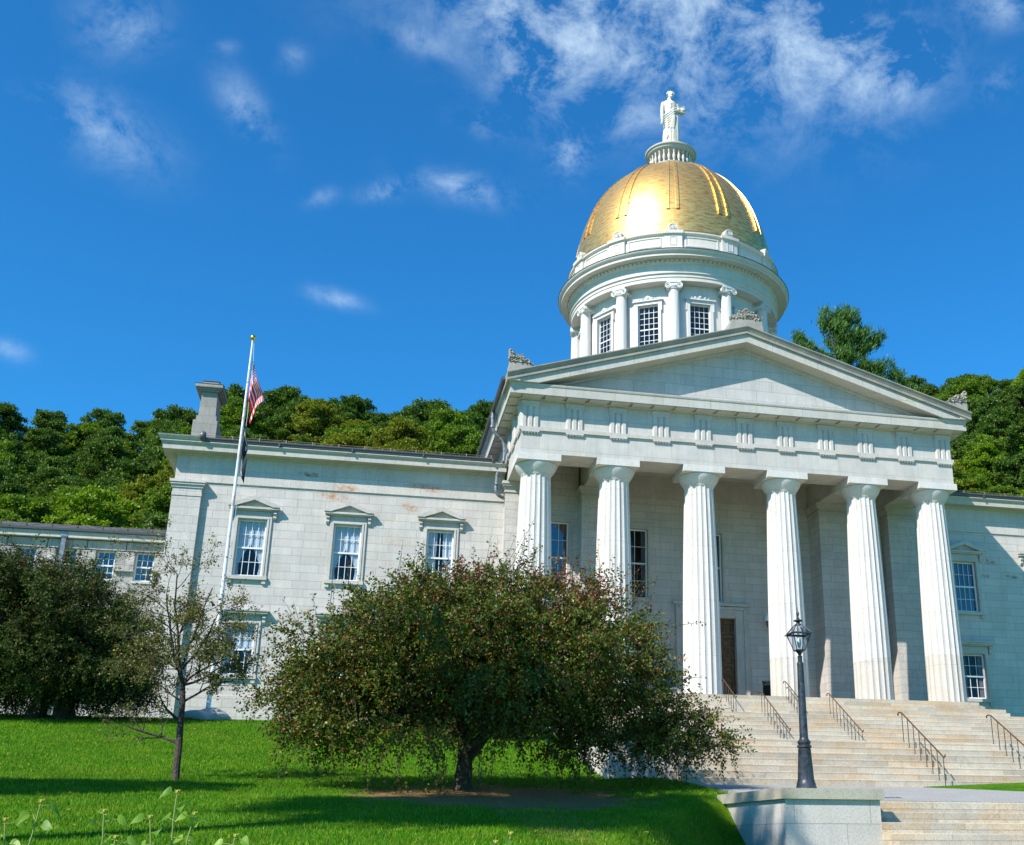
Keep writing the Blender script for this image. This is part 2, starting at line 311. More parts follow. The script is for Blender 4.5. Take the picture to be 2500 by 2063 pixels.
for (u, v, rx, ry, rot, amp) in BL:
    c = ray(u, v); a = R2*math.cos(math.radians(rot)) - U2*math.sin(math.radians(rot)); a = (a-c*a.dot(c)).normalized(); b = c.cross(a)
    d1 = t.new('ShaderNodeVectorMath', operation='DOT_PRODUCT'); t.link(D, d1.inputs[0]); d1.inputs[1].default_value = a*(FPX/(rx*CS(rx)))
    d2 = t.new('ShaderNodeVectorMath', operation='DOT_PRODUCT'); t.link(D, d2.inputs[0]); d2.inputs[1].default_value = b*(FPX/(ry*CS(rx)))
    d3 = t.new('ShaderNodeVectorMath', operation='DOT_PRODUCT'); t.link(D, d3.inputs[0]); d3.inputs[1].default_value = c
    r2 = t.math('ADD', t.math('MULTIPLY', d1.outputs['Value'], d1.outputs['Value']), t.math('MULTIPLY', d2.outputs['Value'], d2.outputs['Value']))
    g = t.math('MULTIPLY', t.math('POWER', 2.718, t.math('MULTIPLY', r2, -1.0)), t.math('GREATER_THAN', d3.outputs['Value'], 0.0))
    g = t.math('MULTIPLY', g, amp); tot = g if tot is None else t.math('ADD', tot, g)
mp = t.new('ShaderNodeMapping'); t.link(D, mp.inputs[0]); mp.inputs['Scale'].default_value = (1, 1, 1.25)
n1 = t.noise(17, mp.outputs[0], 11, .68, .25); n2 = t.noise(5, mp.outputs[0], 3, .5)
cl = t.math('MULTIPLY', t.math('MINIMUM', tot, 1.15), t.ramp(t.math('ADD', t.math('MULTIPLY', n1, .75), t.math('MULTIPLY', n2, .25)), [(.44, (0, 0, 0)), (.66, (1, 1, 1))]))
cl = t.math('MINIMUM', t.math('MULTIPLY', cl, .58), .60)
ccol = t.mix(.0, (7.0, 7.4, 8.2, 1), (1, 1, 1, 1))
fin = t.mix(cl, skyc, (5.6, 7.0, 8.0, 1))
t.link(fin, bg.inputs[0]); bg.inputs[1].default_value = .105
sl = bpy.data.lights.new('sun', 'SUN'); sl.energy = 5.0; sl.angle = math.radians(.53); sl.color = (1, .925, .83)
so = bpy.data.objects.new('sun', sl); COL.objects.link(so); so.rotation_euler = SUN.to_track_quat('Z', 'Y').to_euler(); so.location = (-60, -80, 90)
sc.view_settings.view_transform = 'Standard'; sc.view_settings.look = 'None'; sc.view_settings.exposure = .56; sc.view_settings.gamma = 1
sc.cycles.max_bounces = 6; sc.cycles.transparent_max_bounces = 12; sc.cycles.caustics_reflective = False; sc.cycles.caustics_refractive = False
sc.cycles.sample_clamp_indirect = 8

# ================================================================== THE STATE HOUSE
YW = 4.345
house = empty('government_building', (0, 6, -1.8), label='grey granite columned building with a triangular pediment and a gold dome', cat='public building')
HOUSE_OFF = Vector((0, 6, -1.8))
def part(mb, name, m, parent=None, smooth=None, label=None):
    o = mb.build(name, m, None, smooth)
    par = parent or house
    o.parent = par; o.matrix_parent_inverse = par.matrix_world.inverted() if False else Matrix.Translation(-HOUSE_OFF) if par is house else Matrix.Identity(4)
    if label: o['label'] = label
    return o

def wall_holes(mb, x0, x1, z0, z1, y, holes, depth=.35, flip=False, mi=0):
    """front face (facing -y) at y with rectangular holes [(hx0,hx1,hz0,hz1)] and reveals"""
    xs = sorted({x0, x1, *[h[0] for h in holes], *[h[1] for h in holes]}); zs = sorted({z0, z1, *[h[2] for h in holes], *[h[3] for h in holes]})
    for i in range(len(xs)-1):
        for j in range(len(zs)-1):
            cx, cz = (xs[i]+xs[i+1])/2, (zs[j]+zs[j+1])/2
            if any(h[0] < cx < h[1] and h[2] < cz < h[3] for h in holes): continue
            mb.add([(xs[i], y, zs[j]), (xs[i+1], y, zs[j]), (xs[i+1], y, zs[j+1]), (xs[i], y, zs[j+1])], [(0, 1, 2, 3)], mi)
    for a, b, c, d in holes:
        Y = y+depth
        mb.add([(a, y, c), (b, y, c), (b, y, d), (a, y, d), (a, Y, c), (b, Y, c), (b, Y, d), (a, Y, d)], [(0, 4, 5, 1), (3, 2, 6, 7), (0, 3, 7, 4), (1, 5, 6, 2)], mi)

def curtain_mesh(hw, z0, z1, y, style):
    mb = MB(); H = z1-z0
    for s in (-1, 1):
        N, K = 22, 18; vs = []
        for k in range(K+1):
            v = k/K; zz = z1 - v*H
            if style == 'tied': w = hw*(1.0 if v < .42 else 1.0-.80*((v-.42)/.38)**.8 if v < .8 else .20+.12*(v-.8)/.2)
            elif style == 'half': w = hw*(.80-.15*v)
            else: w = hw*.42
            for i in range(N+1):
                u = i/N; xx = s*(hw - u*w); yy = y + .018*math.sin(u*38+s)*(1-.3*v)+.012*math.sin(u*17+v*3)
                vs.append((xx, yy, zz - (.25*H*.1*math.sin(PI*u) if style == 'tied' and v > .45 else 0)))
        mb.add(vs, [(k*(N+1)+i, k*(N+1)+i+1, (k+1)*(N+1)+i+1, (k+1)*(N+1)+i) for k in range(K) for i in range(N)])
    return mb
def make_window(cx, y, z0, z1, hw, style, cols=4, rows=2, curtain='tied', cm='curtain', gm='glass', parent=None, rec=.17):
    """stone surround (the window part) with sash, pane and curtain below it; built at the origin of the wall plane"""
    s = MB(); a = .22
    if style != 'none':
        w = a if style in ('pediment', 'flat') else .17
        pr = .07
        s.box(-hw-w, -hw, -pr, .02, z0, z1); s.box(hw, hw+w, -pr, .02, z0, z1); s.box(-hw-w, hw+w, -pr, .02, z1, z1+w)
        s.box(-hw-w*.45, -hw-w*.15, -pr-.03, -pr+.01, z0+.003, z1+w*.15); s.box(hw+w*.15, hw+w*.45, -pr-.03, -pr+.01, z0+.003, z1+w*.15); s.box(-hw-w*.45, hw+w*.45, -pr-.03, -pr+.01, z1+w*.15+.001, z1+w*.45)
        s.box(-hw-w-.04, hw+w+.04, -.15, .02, z0-.17, z0-.002)          # sill
        for q in (-1, 1): s.box(q*(hw+.13)-.09, q*(hw+.13)+.09, -.10, .02, z0-.36, z0-.172)
    if style in ('pediment', 'flat'):
        s.box(-hw-a, hw+a, -.05, .02, z1+a+.002, z1+a+.2)
        zc = z1+a+.2; W2 = 1.15
        s.box(-W2+.09, W2-.09, -.20, .02, zc+.002, zc+.06); s.box(-W2, W2, -.28, .02, zc+.062, zc+.16)
        for q in (-1, 1):
            s.prism([(-.02, zc-.02), (-.17, zc-.02), (-.20, zc-.12), (-.12, zc-.22), (-.13, zc-.32), (-.07, zc-.42), (-.02, zc-.42)], q*(hw+.34)-.075, q*(hw+.34)+.075, 'x')
        if style == 'pediment':
            zt = zc+.16; ap = zt+.40
            s.prism([(-W2, zt+.002), (W2, zt+.002), (W2, zt+.05), (0, ap+.12), (-W2, zt+.05)], -.10, .02, 'y')
            s.prism([(-W2-.05, zt+.003), (-W2+.28, zt+.003), (0, ap-.06), (W2-.28, zt+.003), (W2+.05, zt+.003), (W2+.05, zt+.09), (0, ap+.16), (-W2-.05, zt+.09)], -.33, -.102, 'y')
        else: s.box(-W2-.05, W2+.05, -.33, .02, zc+.162, zc+.24)
    if style == 'ear':
        s.box(-hw-.30, hw+.30, -.09, .02, z1+.172, z1+.30)
    if style == 'none': s.box(-hw-.05, hw+.05, -.06, .1, z0-.12, z0-.002)
    o = s.build('window', M['trim'])
    f = MB(); fw = .075; yy = rec
    f.box(-hw, -hw+fw, yy-.04, yy+.06, z0, z1); f.box(hw-fw, hw, yy-.04, yy+.06, z0, z1)
    f.box(-hw+fw, hw-fw, yy-.04, yy+.06, z0, z0+fw*1.2); f.box(-hw+fw, hw-fw, yy-.04, yy+.06, z1-fw, z1)
    zm = z0+(z1-z0)*.505; f.box(-hw+fw, hw-fw, yy-.045, yy+.05, zm-.04, zm+.04)
    def munt(za, zb, yo):
        for i in range(1, cols):
            xx = -hw+fw+(2*hw-2*fw)*i/cols; f.box(xx-.013, xx+.013, yy+yo-.012, yy+yo+.02, za, zb)
        for i in range(1, rows):
            zz = za+(zb-za)*i/rows; f.box(-hw+fw, hw-fw, yy+yo-.010, yy+yo+.018, zz-.013, zz+.013)
    if cols > 1: munt(zm+.04, z1-fw, -.015); munt(z0+fw*1.2, zm-.04, .02)
    fo = f.build('sash_frame', M['whitepaint'], o)
    g = MB(); g.box(-hw+.04, hw-.04, yy+.025, yy+.031, z0+.04, z1-.04); g.build('pane', M[gm], o)
    if curtain: curtain_mesh(hw-.03, z0+.03, z1-.05, yy+.075, curtain).build('curtain', M[cm], o, 60, False)
    o.location = (cx, y, 0); o.parent = parent or house
    if (parent or house) is house: o.location = Vector((cx, y, 0))-HOUSE_OFF
    return o

# ---- wings
WX0, WX1 = 11.25, 27.2
wx = [14.345, 18.87, 23.374]
for s in (-1, 1):
    mb = MB()
    holes = [(s*x-.66, s*x+.66, 5.54, 8.335) for x in wx]+[(s*x-.66, s*x+.66, .88, 3.25) for x in wx]
    xa, xb = sorted((s*WX0, s*WX1))
    wall_holes(mb, xa, xb, -.1, 10.04, YW, holes, .35)
    we = MB(); we.box(xa, xb, YW-.06, YW+.4, 10.042, 11.40); part(we, 'wing_entablature', M['wentab'])
    mb.box(xa, xb, YW-.13, YW+.4, -3.5, -.12)                         # base course
    # sides, back, ceiling
    mb.add([(s*WX1, YW, -3.5), (s*WX1, 20, -3.5), (s*WX1, 20, 11.4), (s*WX1, YW, 11.4)], [(0, 1, 2, 3)])
    mb.add([(xa, 20, -3.5), (xb, 20, -3.5), (xb, 20, 11.4), (xa, 20, 11.4)], [(0, 1, 2, 3)])
    mb.add([(xa, YW+.41, 11.38), (xb, YW+.41, 11.38), (xb, 20, 11.38), (xa, 20, 11.38)], [(0, 1, 2, 3)])
    mb.add([(xa, YW+.41, 4.4), (xb, YW+.41, 4.4), (xb, 20, 4.4), (xa, 20, 4.4)], [(0, 1, 2, 3)])
    part(mb, 'wing_wall', M['ashlar'])
    p = MB()
    pa, pb = sorted((s*27.2, s*25.87)); p.box(pa, pb, YW-.24, YW+.1, -.1, 9.26); p.box(pa-.02, pb+.02, YW-.27, YW+.1, 9.262, 9.42)
    p.box(pa, pb, YW-.25, YW+.1, 9.422, 9.66); p.box(pa-.05, pb+.05, YW-.30, YW+.1, 9.662, 9.80); p.box(pa-.12, pb+.12, YW-.37, YW+.1, 9.802, 9.90); p.box(pa-.16, pb+.16, YW-.41, YW+.1, 9.902, 10.035)
    p.box(pa-.04, pb+.04, YW-.28, YW-.13, -3.5, -.102)
    part(p, 'pilaster', M['ashlar'])
    prof = [(-.3, 11.36), (.05, 11.36), (.10, 11.40), (.12, 11.46), (.60, 11.47), (.62, 11.44), (.64, 11.44), (.64, 11.70), (.70, 11.74), (.74, 11.80), (.76, 11.82), (.76, 11.86), (-.3, 11.86)]
    path = [(s*WX0, YW-.06), (s*WX1, YW-.06), (s*WX1, 20)]
    if s < 0: path = path[::-1]
    path = [(x, y) for x, y in path]
    c = MB(); c.sweep(prof, path[::-1] if False else ([(-WX1-.0, 20), (-WX1, YW-.06), (-WX0, YW-.06)] if s < 0 else [(WX0, YW-.06), (WX1, YW-.06), (WX1, 20)]))
    # cyma lip above, along the far end only; gutter elsewhere
    c.sweep([(.45, 11.862), (.74, 11.862), (.80, 11.92), (.88, 12.05), (.90, 12.10), (.45, 12.10)], [(-WX1, 8), (-WX1, YW-.06), (-26.0, YW-.06)] if s < 0 else [(26.0, YW-.06), (WX1, YW-.06), (WX1, 8)])
    part(c, 'wing_cornice', M['rake'])
    g = MB(); ga, gb = sorted((s*11.95, s*26.0)); 
    g.prism([(YW-.86, 12.02), (YW-.84, 11.90), (YW-.76, 11.865), (YW-.60, 11.865), (YW-.58, 12.02)], ga, gb, 'x')
    g.prism([(YW-.90, 12.05), (YW-.90, 12.01), (YW-.85, 12.0), (YW-.83, 12.05)], ga, gb, 'x')
    g.lathe([(.02, -.22), (.15, -.2), (.19, 0), (.15, .2), (.02, .22)], n=14) if False else None
    for q in np.linspace(ga+.05, gb-.05, 5): g.box(q-.04, q+.04, YW-.92, YW-.6, 11.868, 12.07)
    part(g, 'gutter', M['lead'])
    sg = MB()
    n = 12
    for i in range(n):
        q = s*(26.0 - 1.27*i)
        if abs(q) < 12.0: continue
        sg.box(q-.025, q+.025, YW-.45, YW-.36, 12.0, 12.36)
    for zz in (12.14, 12.23, 12.32): sg.tube([(s*12.05, YW-.41, zz), (s*26.4, YW-.41, zz)], .012, 6)
    part(sg, 'snow_guard_rail', mat('snow_guard', (.32, .24, .17), .5, .5) if s < 0 else bpy.data.materials['snow_guard'])
    r = MB(); ra, rb = sorted((s*11.3, s*27.7))
    r.prism([(YW-.62, 11.95), (YW-.62, 12.0), (12.0, 14.0), (20.4, 11.95)], ra, rb, 'x')
    part(r, 'wing_roof', M['slate'])
    if s < 0:
        k = MB(); k.lathe([(.02, -.26), (.20, -.24), (.25, -.1), (.25, .1), (.20, .24), (.02, .26)], n=16)
        k.v = [(-26.05+z_*.5, YW-.8+x_, 12.13+y_) for x_, y_, z_ in k.v]; part(k, 'gutter_end', M['lead'], smooth=50)
make_window(-wx[2], YW, 5.54, 8.335, .66, 'pediment', 4, 2, 'tied')
make_window(-wx[1], YW, 5.54, 8.335, .66, 'pediment', 4, 2, 'tied')
make_window(-wx[0], YW, 5.54, 8.335, .66, 'pediment', 4, 2, 'half')
make_window(wx[0], YW, 5.54, 8.335, .66, 'pediment', 4, 2, 'half', 'navy', 'mirrorglass'); make_window(wx[1], YW, 5.54, 8.335, .66, 'pediment')
make_window(wx[2], YW, 5.54, 8.335, .66, 'pediment')
for i, x in enumerate((-wx[2], -wx[1], -wx[0], wx[0], wx[1], wx[2])):
    make_window(x, YW, .88, 3.25, .66, 'flat', 4 if x < 0 else 3, 2, 'tied' if i == 0 else ('side' if i == 3 else 'half'), 'curtain' if i != 3 else 'pinkcurtain')

# ---- front wall behind the columns: antae, window bays, piers and the recessed entrance wall
YA, YB, YL = 3.75, 4.75, 5.31
mb = MB()
for s in (-1, 1):
    xa, xb = sorted((s*9.7, s*7.28)); cx = (xa+xb)/2
    wall_holes(mb, xa, xb, 0, 12.4, YB, [(cx-.72, cx+.72, 5.5, 9.3), (cx-.72, cx+.72, .9, 3.7)], .35)
    make_window(cx, YB, 5.5, 9.3, .72, 'ear', 3, 2, 'side' if s < 0 else 'half', 'redcurtain' if s < 0 else 'curtain', 'mirrorglass' if s < 0 else 'glass')
    make_window(cx, YB, .9, 3.7, .72, 'ear', 3, 2, 'half')
    for (a, b) in ((9.7, 11.25), (5.69, 7.28)):
        pa, pb = sorted((s*a, s*b)); mb.box(pa, pb, YA, YL+.6, 0, 10.2)
        if a > 9: mb.box(pa-.02, pb+.02, YA-.02, YW+.2, -3.5, -.01)
    mb.add([(s*7.28, YL+.59, 0), (s*9.7, YL+.59, 0), (s*9.7, YL+.59, 12.4), (s*7.28, YL+.59, 12.4)], [(0, 1, 2, 3)]) if False else None
holes = [(-4.1-.66, -4.1+.66, 5.6, 9.33), (-.66, .66, 5.6, 9.33), (4.1-.66, 4.1+.66, 5.6, 9.33), (-1.3, 1.3, 0, 4.76), (-4.1-.66, -4.1+.66, 1.9, 3.83), (4.1-.66, 4.1+.66, 1.9, 3.83)]
wall_holes(mb, -5.69, 5.69, 0, 12.4, YL, holes, .4)
part(mb, 'front_wall', M['ashlar'])
for x in (-4.1, 0, 4.1): make_window(x, YL, 5.6, 9.33, .66, 'ear', 2 if x else 1, 2, 'side', 'pinkcurtain')
for x in (-4.1, 4.1): make_window(x, YL, 1.9, 3.83, .66, 'ear', 2, 2, 'side', 'pinkcurtain')
mb = MB()
mb.box(-5.69, 5.69, YL-.06, YL+.1, 11.0, 11.12)
mb.box(-5.69, 5.69, YL-.03, YL+.1, 11.121, 12.35)
part(mb, 'wall_band', M['trim'])
for s in (-1, 1):
    for a, b, y1 in ((9.7, 11.25, YL+.55), (5.69, 7.28, YL+.55)):
        cp = MB()
        pa, pb = sorted((s*a, s*b))
        for o_, z0_, z1_ in ((.0, 10.202, 10.40), (.05, 10.402, 10.50), (.0, 10.502, 10.62), (.06, 10.622, 10.72), (.13, 10.722, 10.82), (.18, 10.822, 10.965)):
            cp.box(pa-o_, pb+o_, YA-o_, y1, z0_, z1_)
        part(cp, 'pier_capital', M['trim'])
# door
dc = MB()
for s in (-1, 1):
    a, b = sorted((s*1.3, s*1.95)); dc.box(a, b, YL-.10, YL+.02, 0, 4.76); a, b = sorted((s*1.75, s*1.95)); dc.box(a, b, YL-.16, YL-.10, 0, 5.2)
    a, b = sorted((s*1.3, s*1.42)); dc.box(a, b, YL-.13, YL-.10, 0, 4.8)
dc.box(-1.95, 1.95, YL-.10, YL+.02, 4.762, 5.38); dc.box(-1.75, 1.75, YL-.16, YL-.10, 5.2, 5.34); dc.box(-2.1, 2.1, YL-.22, YL+.02, 5.382, 5.52); dc.box(-1.3, 1.3, YL-.13, YL-.10, 4.8, 4.9)
dcas = part(dc, 'door_surround', M['trim'])
for s in (-1, 1):
    d = MB(); x0, x1 = sorted((s*.02, s*1.28)); d.box(x0, x1, YL+.18, YL+.26, .01, 4.74)
    for r in range(6):
        za = .22+r*.75
        for (bx0, bx1, bz0, bz1) in ((x0+.08, x0+.18, za, za+.62), (x1-.18, x1-.08, za, za+.62), (x0+.18, x1-.18, za, za+.09), (x0+.18, x1-.18, za+.53, za+.62)):
            d.box(bx0, bx1, YL+.13, YL+.18, bz0, bz1)
        n0 = len(d.v); d.lathe([(.02, .09), (.10, .07), (.12, .03), (.19, .03), (.22, 0)], n=16, cap=False)
        d.v[n0:] = [((x0+x1)/2+a_, YL+.18-c_, za+.31+b_) for a_, b_, c_ in d.v[n0:]]
    dd = part(d, 'door', M['wooddoor'])
# ---- columns
CX = [-10.26, -6.43, -2.144, 2.144, 6.43, 10.26]
def column_mb():
    mb = MB(); N = 20*8
    def flute(r, z, a):
        f = (a/(2*PI)*20+.5) % 1.0; d = .068*(math.sin(PI*f))**.8
        if z > 10.0: d *= max(0, (10.06-z)/.06)
        return r*(1-d)
    H = 10.0; prof = []
    for i in range(15):
        q = i/14; prof.append((.915-.195*(.35*q+.65*q*q)+.012*math.sin(PI*q), H*q))
    prof += [(.722, 10.03), (.722, 10.07)]
    mb.lathe(prof, n=N, fn=flute, mi=0)
    mb.lathe([(.73, 10.068), (.742, 10.09), (.735, 10.10), (.752, 10.12), (.745, 10.13), (.77, 10.16), (.86, 10.28), (.955, 10.43), (1.0, 10.55), (1.01, 10.60), (.99, 10.636)], n=64)
    mb.box(-1.046, 1.046, -1.046, 1.046, 10.638, 10.968)
    return mb
c0 = column_mb().build('column', [M['column']], None, 28)
zj = [1.15, 2.05, 2.0, 1.85, 1.75, 1.6]
for i, x in enumerate(CX):
    o = c0 if i == 0 else c0.copy()
    if i: COL.objects.link(o)
    o.parent = house; o.location = Vector((x, 0, 0))-HOUSE_OFF
# column stone with a differently coloured bottom drum (repaired stone) on some
mc = M['column']; t = NT(mc); P = t.pos(); x, y, z = t.xyz(P)
old = mc.node_tree.nodes['Principled BSDF'].inputs['Base Color'].links[0].from_socket
band = t.math('LESS_THAN', z, t.math('ADD', 1.9, t.math('ADD', t.math('MULTIPLY', t.math('SUBTRACT', t.noise(.16, t.comb(x, 0.0, 0.0), 0), .5), 1.5), t.math('MULTIPLY', t.noise(1.5, P, 3), .12))))
band = t.math('MULTIPLY', band, t.math('GREATER_THAN', x, 1.0))
wm = t.mix(t.math('MULTIPLY', t.ramp(t.noise(1.3, P, 4, .6), [(.45, (0, 0, 0)), (.75, (1, 1, 1))]), .4), (.80, .785, .74, 1), (.86, .72, .48, 1))
t.link(t.mix(t.math('MULTIPLY', band, .62), old, t.mix(1.0, old, wm, 'MULTIPLY')), t.b.inputs['Base Color'])

# ---- entablature
mb = MB()
AX = 11.17
mb.box(-AX, AX, -1.0, .61, 10.97, 12.08)                                  # front architrave
for s in (-1, 1):
    a, b = sorted((s*AX, s*9.45)); mb.box(a, b, .612, YL+.5, 10.972, 12.08)       # side architraves
    a, b = sorted((s*AX, s*10.6)); mb.box(a, b, YL+.502, 24, 10.972, 12.08)
    a, b = sorted((s*7.2, s*5.7)); mb.box(a, b, .612, YL+.5, 10.972, 12.3)        # inner beams to the piers
part(mb, 'architrave', M['plain'])
f = MB(); f.sweep([(0, 12.262), (0, 13.60), (-.5, 13.60), (-.5, 12.262)], [(-AX+.03, 24), (-AX+.03, -.97), (AX-.03, -.97), (AX-.03, 24)])
fr = part(f, 'frieze', M['plain'])
f = MB(); f.sweep([(-.3, 12.082), (.09, 12.082), (.09, 12.26), (-.3, 12.26)], [(-AX, 24), (-AX, -1.0), (AX, -1.0), (AX, 24)])
part(f, 'frieze_band', M['trim'])
def trig_mb():
    w = .435; m_ = MB(); ch = .075; d = .09
    sh = (2*w-2*ch)/3*.0+.20
    # cross-section: three shanks divided by V grooves
    xs = [(-w, 0), (-w, -.02), (-w+ch, -d), (-w+ch+.14, -d), (-w+ch+.14+.072, -.02), (-w+ch+.14+.144, -d)]
    pts = [(-w, .0), (-w, -.02), (-w+.07, -d), (-.215, -d), (-.145, -.015), (-.075, -d), (.075, -d), (.145, -.015), (.215, -d), (w-.07, -d), (w, -.02), (w, 0)]
    m_.prism(pts, 12.262, 13.30, 'z'); m_.box(-w, w, -d-.005, 0, 13.302, 13.40); m_.box(-w-.02, w+.02, -d-.03, 0, 13.402, 13.58)
    m_.box(-w, w, -.135, .0, 11.99, 12.08)                                 # regula
    for k in range(6): 
        n0 = len(m_.v); m_.lathe([(.036, 11.93), (.028, 11.99)], n=8); m_.v[n0:] = [(a_-w+.075+k*(2*w-.15)/5, b_-.09, c_) for a_, b_, c_ in m_.v[n0:]]
    return m_
tb = trig_mb()
tri0 = tb.build('triglyph', M['plain'])
tri0.parent = fr; 
for i in range(11):
    o = tri0 if i == 0 else tri0.copy()
    if i: COL.objects.link(o); o.parent = fr
    o.location = (-10.74+i*2.148, -.972, 0)
for s in (-1, 1):
    for i in range(3):
        o = tri0.copy(); COL.objects.link(o); o.parent = fr; o.location = (s*(AX-.028), -.55+i*2.15, 0); o.rotation_euler = (0, 0, s*PI/2)
# mutules and corona
g = MB(); path = [(-AX, 24), (-AX, -1.0), (AX, -1.0), (AX, 24)]
g.sweep([(-.4, 13.602), (.10, 13.602), (.13, 13.66), (.13, 13.735), (.62, 13.735), (.62, 13.70), (.65, 13.70), (.65, 14.10), (.68, 14.13), (.70, 14.20), (.70, 14.235), (-.4, 14.235)], path)
gz = part(g, 'cornice', M['rake'])
mu = MB()
for i in range(21):
    x = -10.74+i*1.074; mu.box(x-.45, x+.45, -1.60, -1.13, 13.655, 13.734)
for s in (-1, 1):
    for i in range(22):
        y = -.55+i*1.074; a, b = sorted((s*(AX+.13), s*(AX+.60))); mu.box(a, b, y-.45, y+.45, 13.655, 13.734)
part(mu, 'mutules', M['trim'])
# pediment
T0, SL = 18.26, .3046
def T(x): return T0-SL*abs(x)
p = MB()
p.add([(-11, -.88, 14.236), (11, -.88, 14.236), (0, -.88, T0-.5)], [(0, 1, 2)])
part(p, 'tympanum', M['tymp'])
def rake_sweep(mb, prof, xe):
    xs = [-xe, 0, xe]; n = len(prof); vs = [(x, y, T(x)+dz) for x in xs for y, dz in prof]
    mb.add(vs, [(i*n+j, (i+1)*n+j, (i+1)*n+(j+1) % n, i*n+(j+1) % n) for i in range(2) for j in range(n)]+[tuple(range(n)), tuple(2*n+j for j in range(n-1, -1, -1))])
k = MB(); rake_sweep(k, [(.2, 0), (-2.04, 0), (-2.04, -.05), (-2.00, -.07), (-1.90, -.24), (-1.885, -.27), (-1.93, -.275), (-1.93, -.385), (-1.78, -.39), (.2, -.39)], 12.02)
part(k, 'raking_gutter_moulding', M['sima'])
k = MB()
zt = 14.24
def clipx(dz): return (T0-dz-zt)/SL
k.prism([(-11.82, 14.27), (-11.82, zt), (-clipx(.82), zt), (0, T0-.82), (clipx(.82), zt), (11.82, zt), (11.82, 14.27), (0, T0-.392)], -1.82, -.70, 'y')
part(k, 'raking_cornice', M['rake'])
k = MB(); xi = clipx(.95)
k.prism([(-clipx(.822), zt), (-xi, zt), (0, T0-.95), (xi, zt), (clipx(.822), zt), (0, T0-.823)], -1.02, -.885, 'y'); part(k, 'raking_bed_moulding', M['trim'])
# eaves lip along both flanks, roof
for s in (-1, 1):
    k = MB(); pr = [(s*11.4, 14.238), (s*11.9, 14.238), (s*11.9, 14.34), (s*12.0, 14.45), (s*12.03, 14.60), (s*11.4, 14.60)]
    k.prism(pr, -1.88, 24.3, 'y'); part(k, 'eaves_cornice', M['rake'])
    k = MB(); k.prism([(s*12.05, 14.50), (s*12.16, 14.50), (s*12.20, 14.66), (s*12.05, 14.66)], -1.2, 24.3, 'y'); part(k, 'eaves_gutter', M['lead'])
k = MB(); k.prism([(-11.9, T(11.9)-.03), (11.9, T(11.9)-.03), (0, T0-.03)], .2, 24, 'y'); part(k, 'main_roof', M['slate'])
# main block flanks and back
k = MB()
for s in (-1, 1): k.add([(s*11.2, YL+.5, -3), (s*11.2, 24, -3), (s*11.2, 24, 13.6), (s*11.2, YL+.5, 13.6)], [(0, 1, 2, 3)])
k.add([(-11.2, 24, -3), (11.2, 24, -3), (11.2, 24, 14.3), (-11.2, 24, 14.3)], [(0, 1, 2, 3)])
k.add([(-11, 20, 4.5), (11, 20, 4.5), (11, YL+.5, 4.5), (-11, YL+.5, 4.5)], [(0, 1, 2, 3)])
part(k, 'main_block_wall', M['ashlar'])
k = MB(); k.box(-11.1, 11.1, -.8, 23.9, 12.302, 12.36); part(k, 'porch_ceiling', M['trim'])
# ---- acroteria
def carve(outline, y0, y1, z0, seed, lobes):
    mb = MB(); mb.prism(outline, y0, y1, 'y'); rr = random.Random(seed)
    for (x, z, r) in lobes:
        n0 = len(mb.v); nn = 10
        prof = [(r*1.0, 0), (r*.86, .07), (r*.55, .06), (r*.42, .02), (r*.30, .08), (.01, .10)]
        mb.lathe(prof, n=nn, cap=False); mb.v[n0:] = [(x+a_, y0-c_, z+b_*.9) for a_, b_, c_ in mb.v[n0:]]
        for q in range(3):
            a = rr.uniform(0, 2*PI); mb.tube([(x+math.cos(a)*r*.5, y0-.03, z+math.sin(a)*r*.5), (x+math.cos(a)*r*1.1, y0-.10, z+math.sin(a)*r*1.0), (x+math.cos(a+.6)*r*1.5, y0-.02, z+math.sin(a+.6)*r*1.3)], [.05, .05, .015], 5)
    return mb
for s in (-1, 1):
    xo, xi = s*11.93, s*10.75; zb = 15.18
    k = MB(); k.prism([(xo, T(11.93)+.001), (xi+s*.0, T(10.75)+.001), (xi+s*.15, zb-.02), (xo, zb-.02)], -1.8, -1.0, 'y')
    b = part(k, 'ornament_block', M['carved'])
    k = carve([(xo, zb), (xo+s*.03, zb+.72), (xo-s*.10, zb+.66), (xo-s*.25, zb+.46), (xo-s*.45, zb+.40), (xo-s*.62, zb+.22), (xo-s*.85, zb+.20), (xi, zb+.02), (xi, zb)], -1.75, -1.5, 0, 3, [(xo-s*(.10+.19*i), zb+.14+.02*(i % 2), .13) for i in range(5)]+[(xo-s*(.12+.2*i), zb+.36, .11) for i in range(3)]+[(xo-s*.08, zb+.56, .08)])
    part(k, 'corner_ornament', M['carved'])
k = MB(); k.prism([(-.95, T(.95)+.001), (0, T0+.001), (.95, T(.95)+.001), (.86, 18.70), (-.70, 18.70)], -1.8, -.2, 'y'); part(k, 'ornament_block', M['carved'])
zb = 18.72
k = carve([(-.76, zb), (.90, zb), (.92, zb+.12), (.80, zb+.22), (.6, zb+.24), (.45, zb+.36), (.28, zb+.42), (.2, zb+.56), (.06, zb+.62), (-.06, zb+.58), (-.15, zb+.42), (-.32, zb+.36), (-.45, zb+.24), (-.65, zb+.22), (-.80, zb+.14)], -1.72, -1.45, 0, 5,
          [(-.68+.19*i, zb+.11, .11) for i in range(9)]+[(-.32+.2*i, zb+.28, .12) for i in range(5)]+[(.06, zb+.46, .11)])
part(k, 'peak_ornament', M['carved'])
# ---- floor/stylobate with the portico steps belong to the stairs object; floor slab here
k = MB(); k.box(-11.25, 11.25, -1.03, 24, -3.2, -.002); part(k, 'porch_floor', M['cap'])
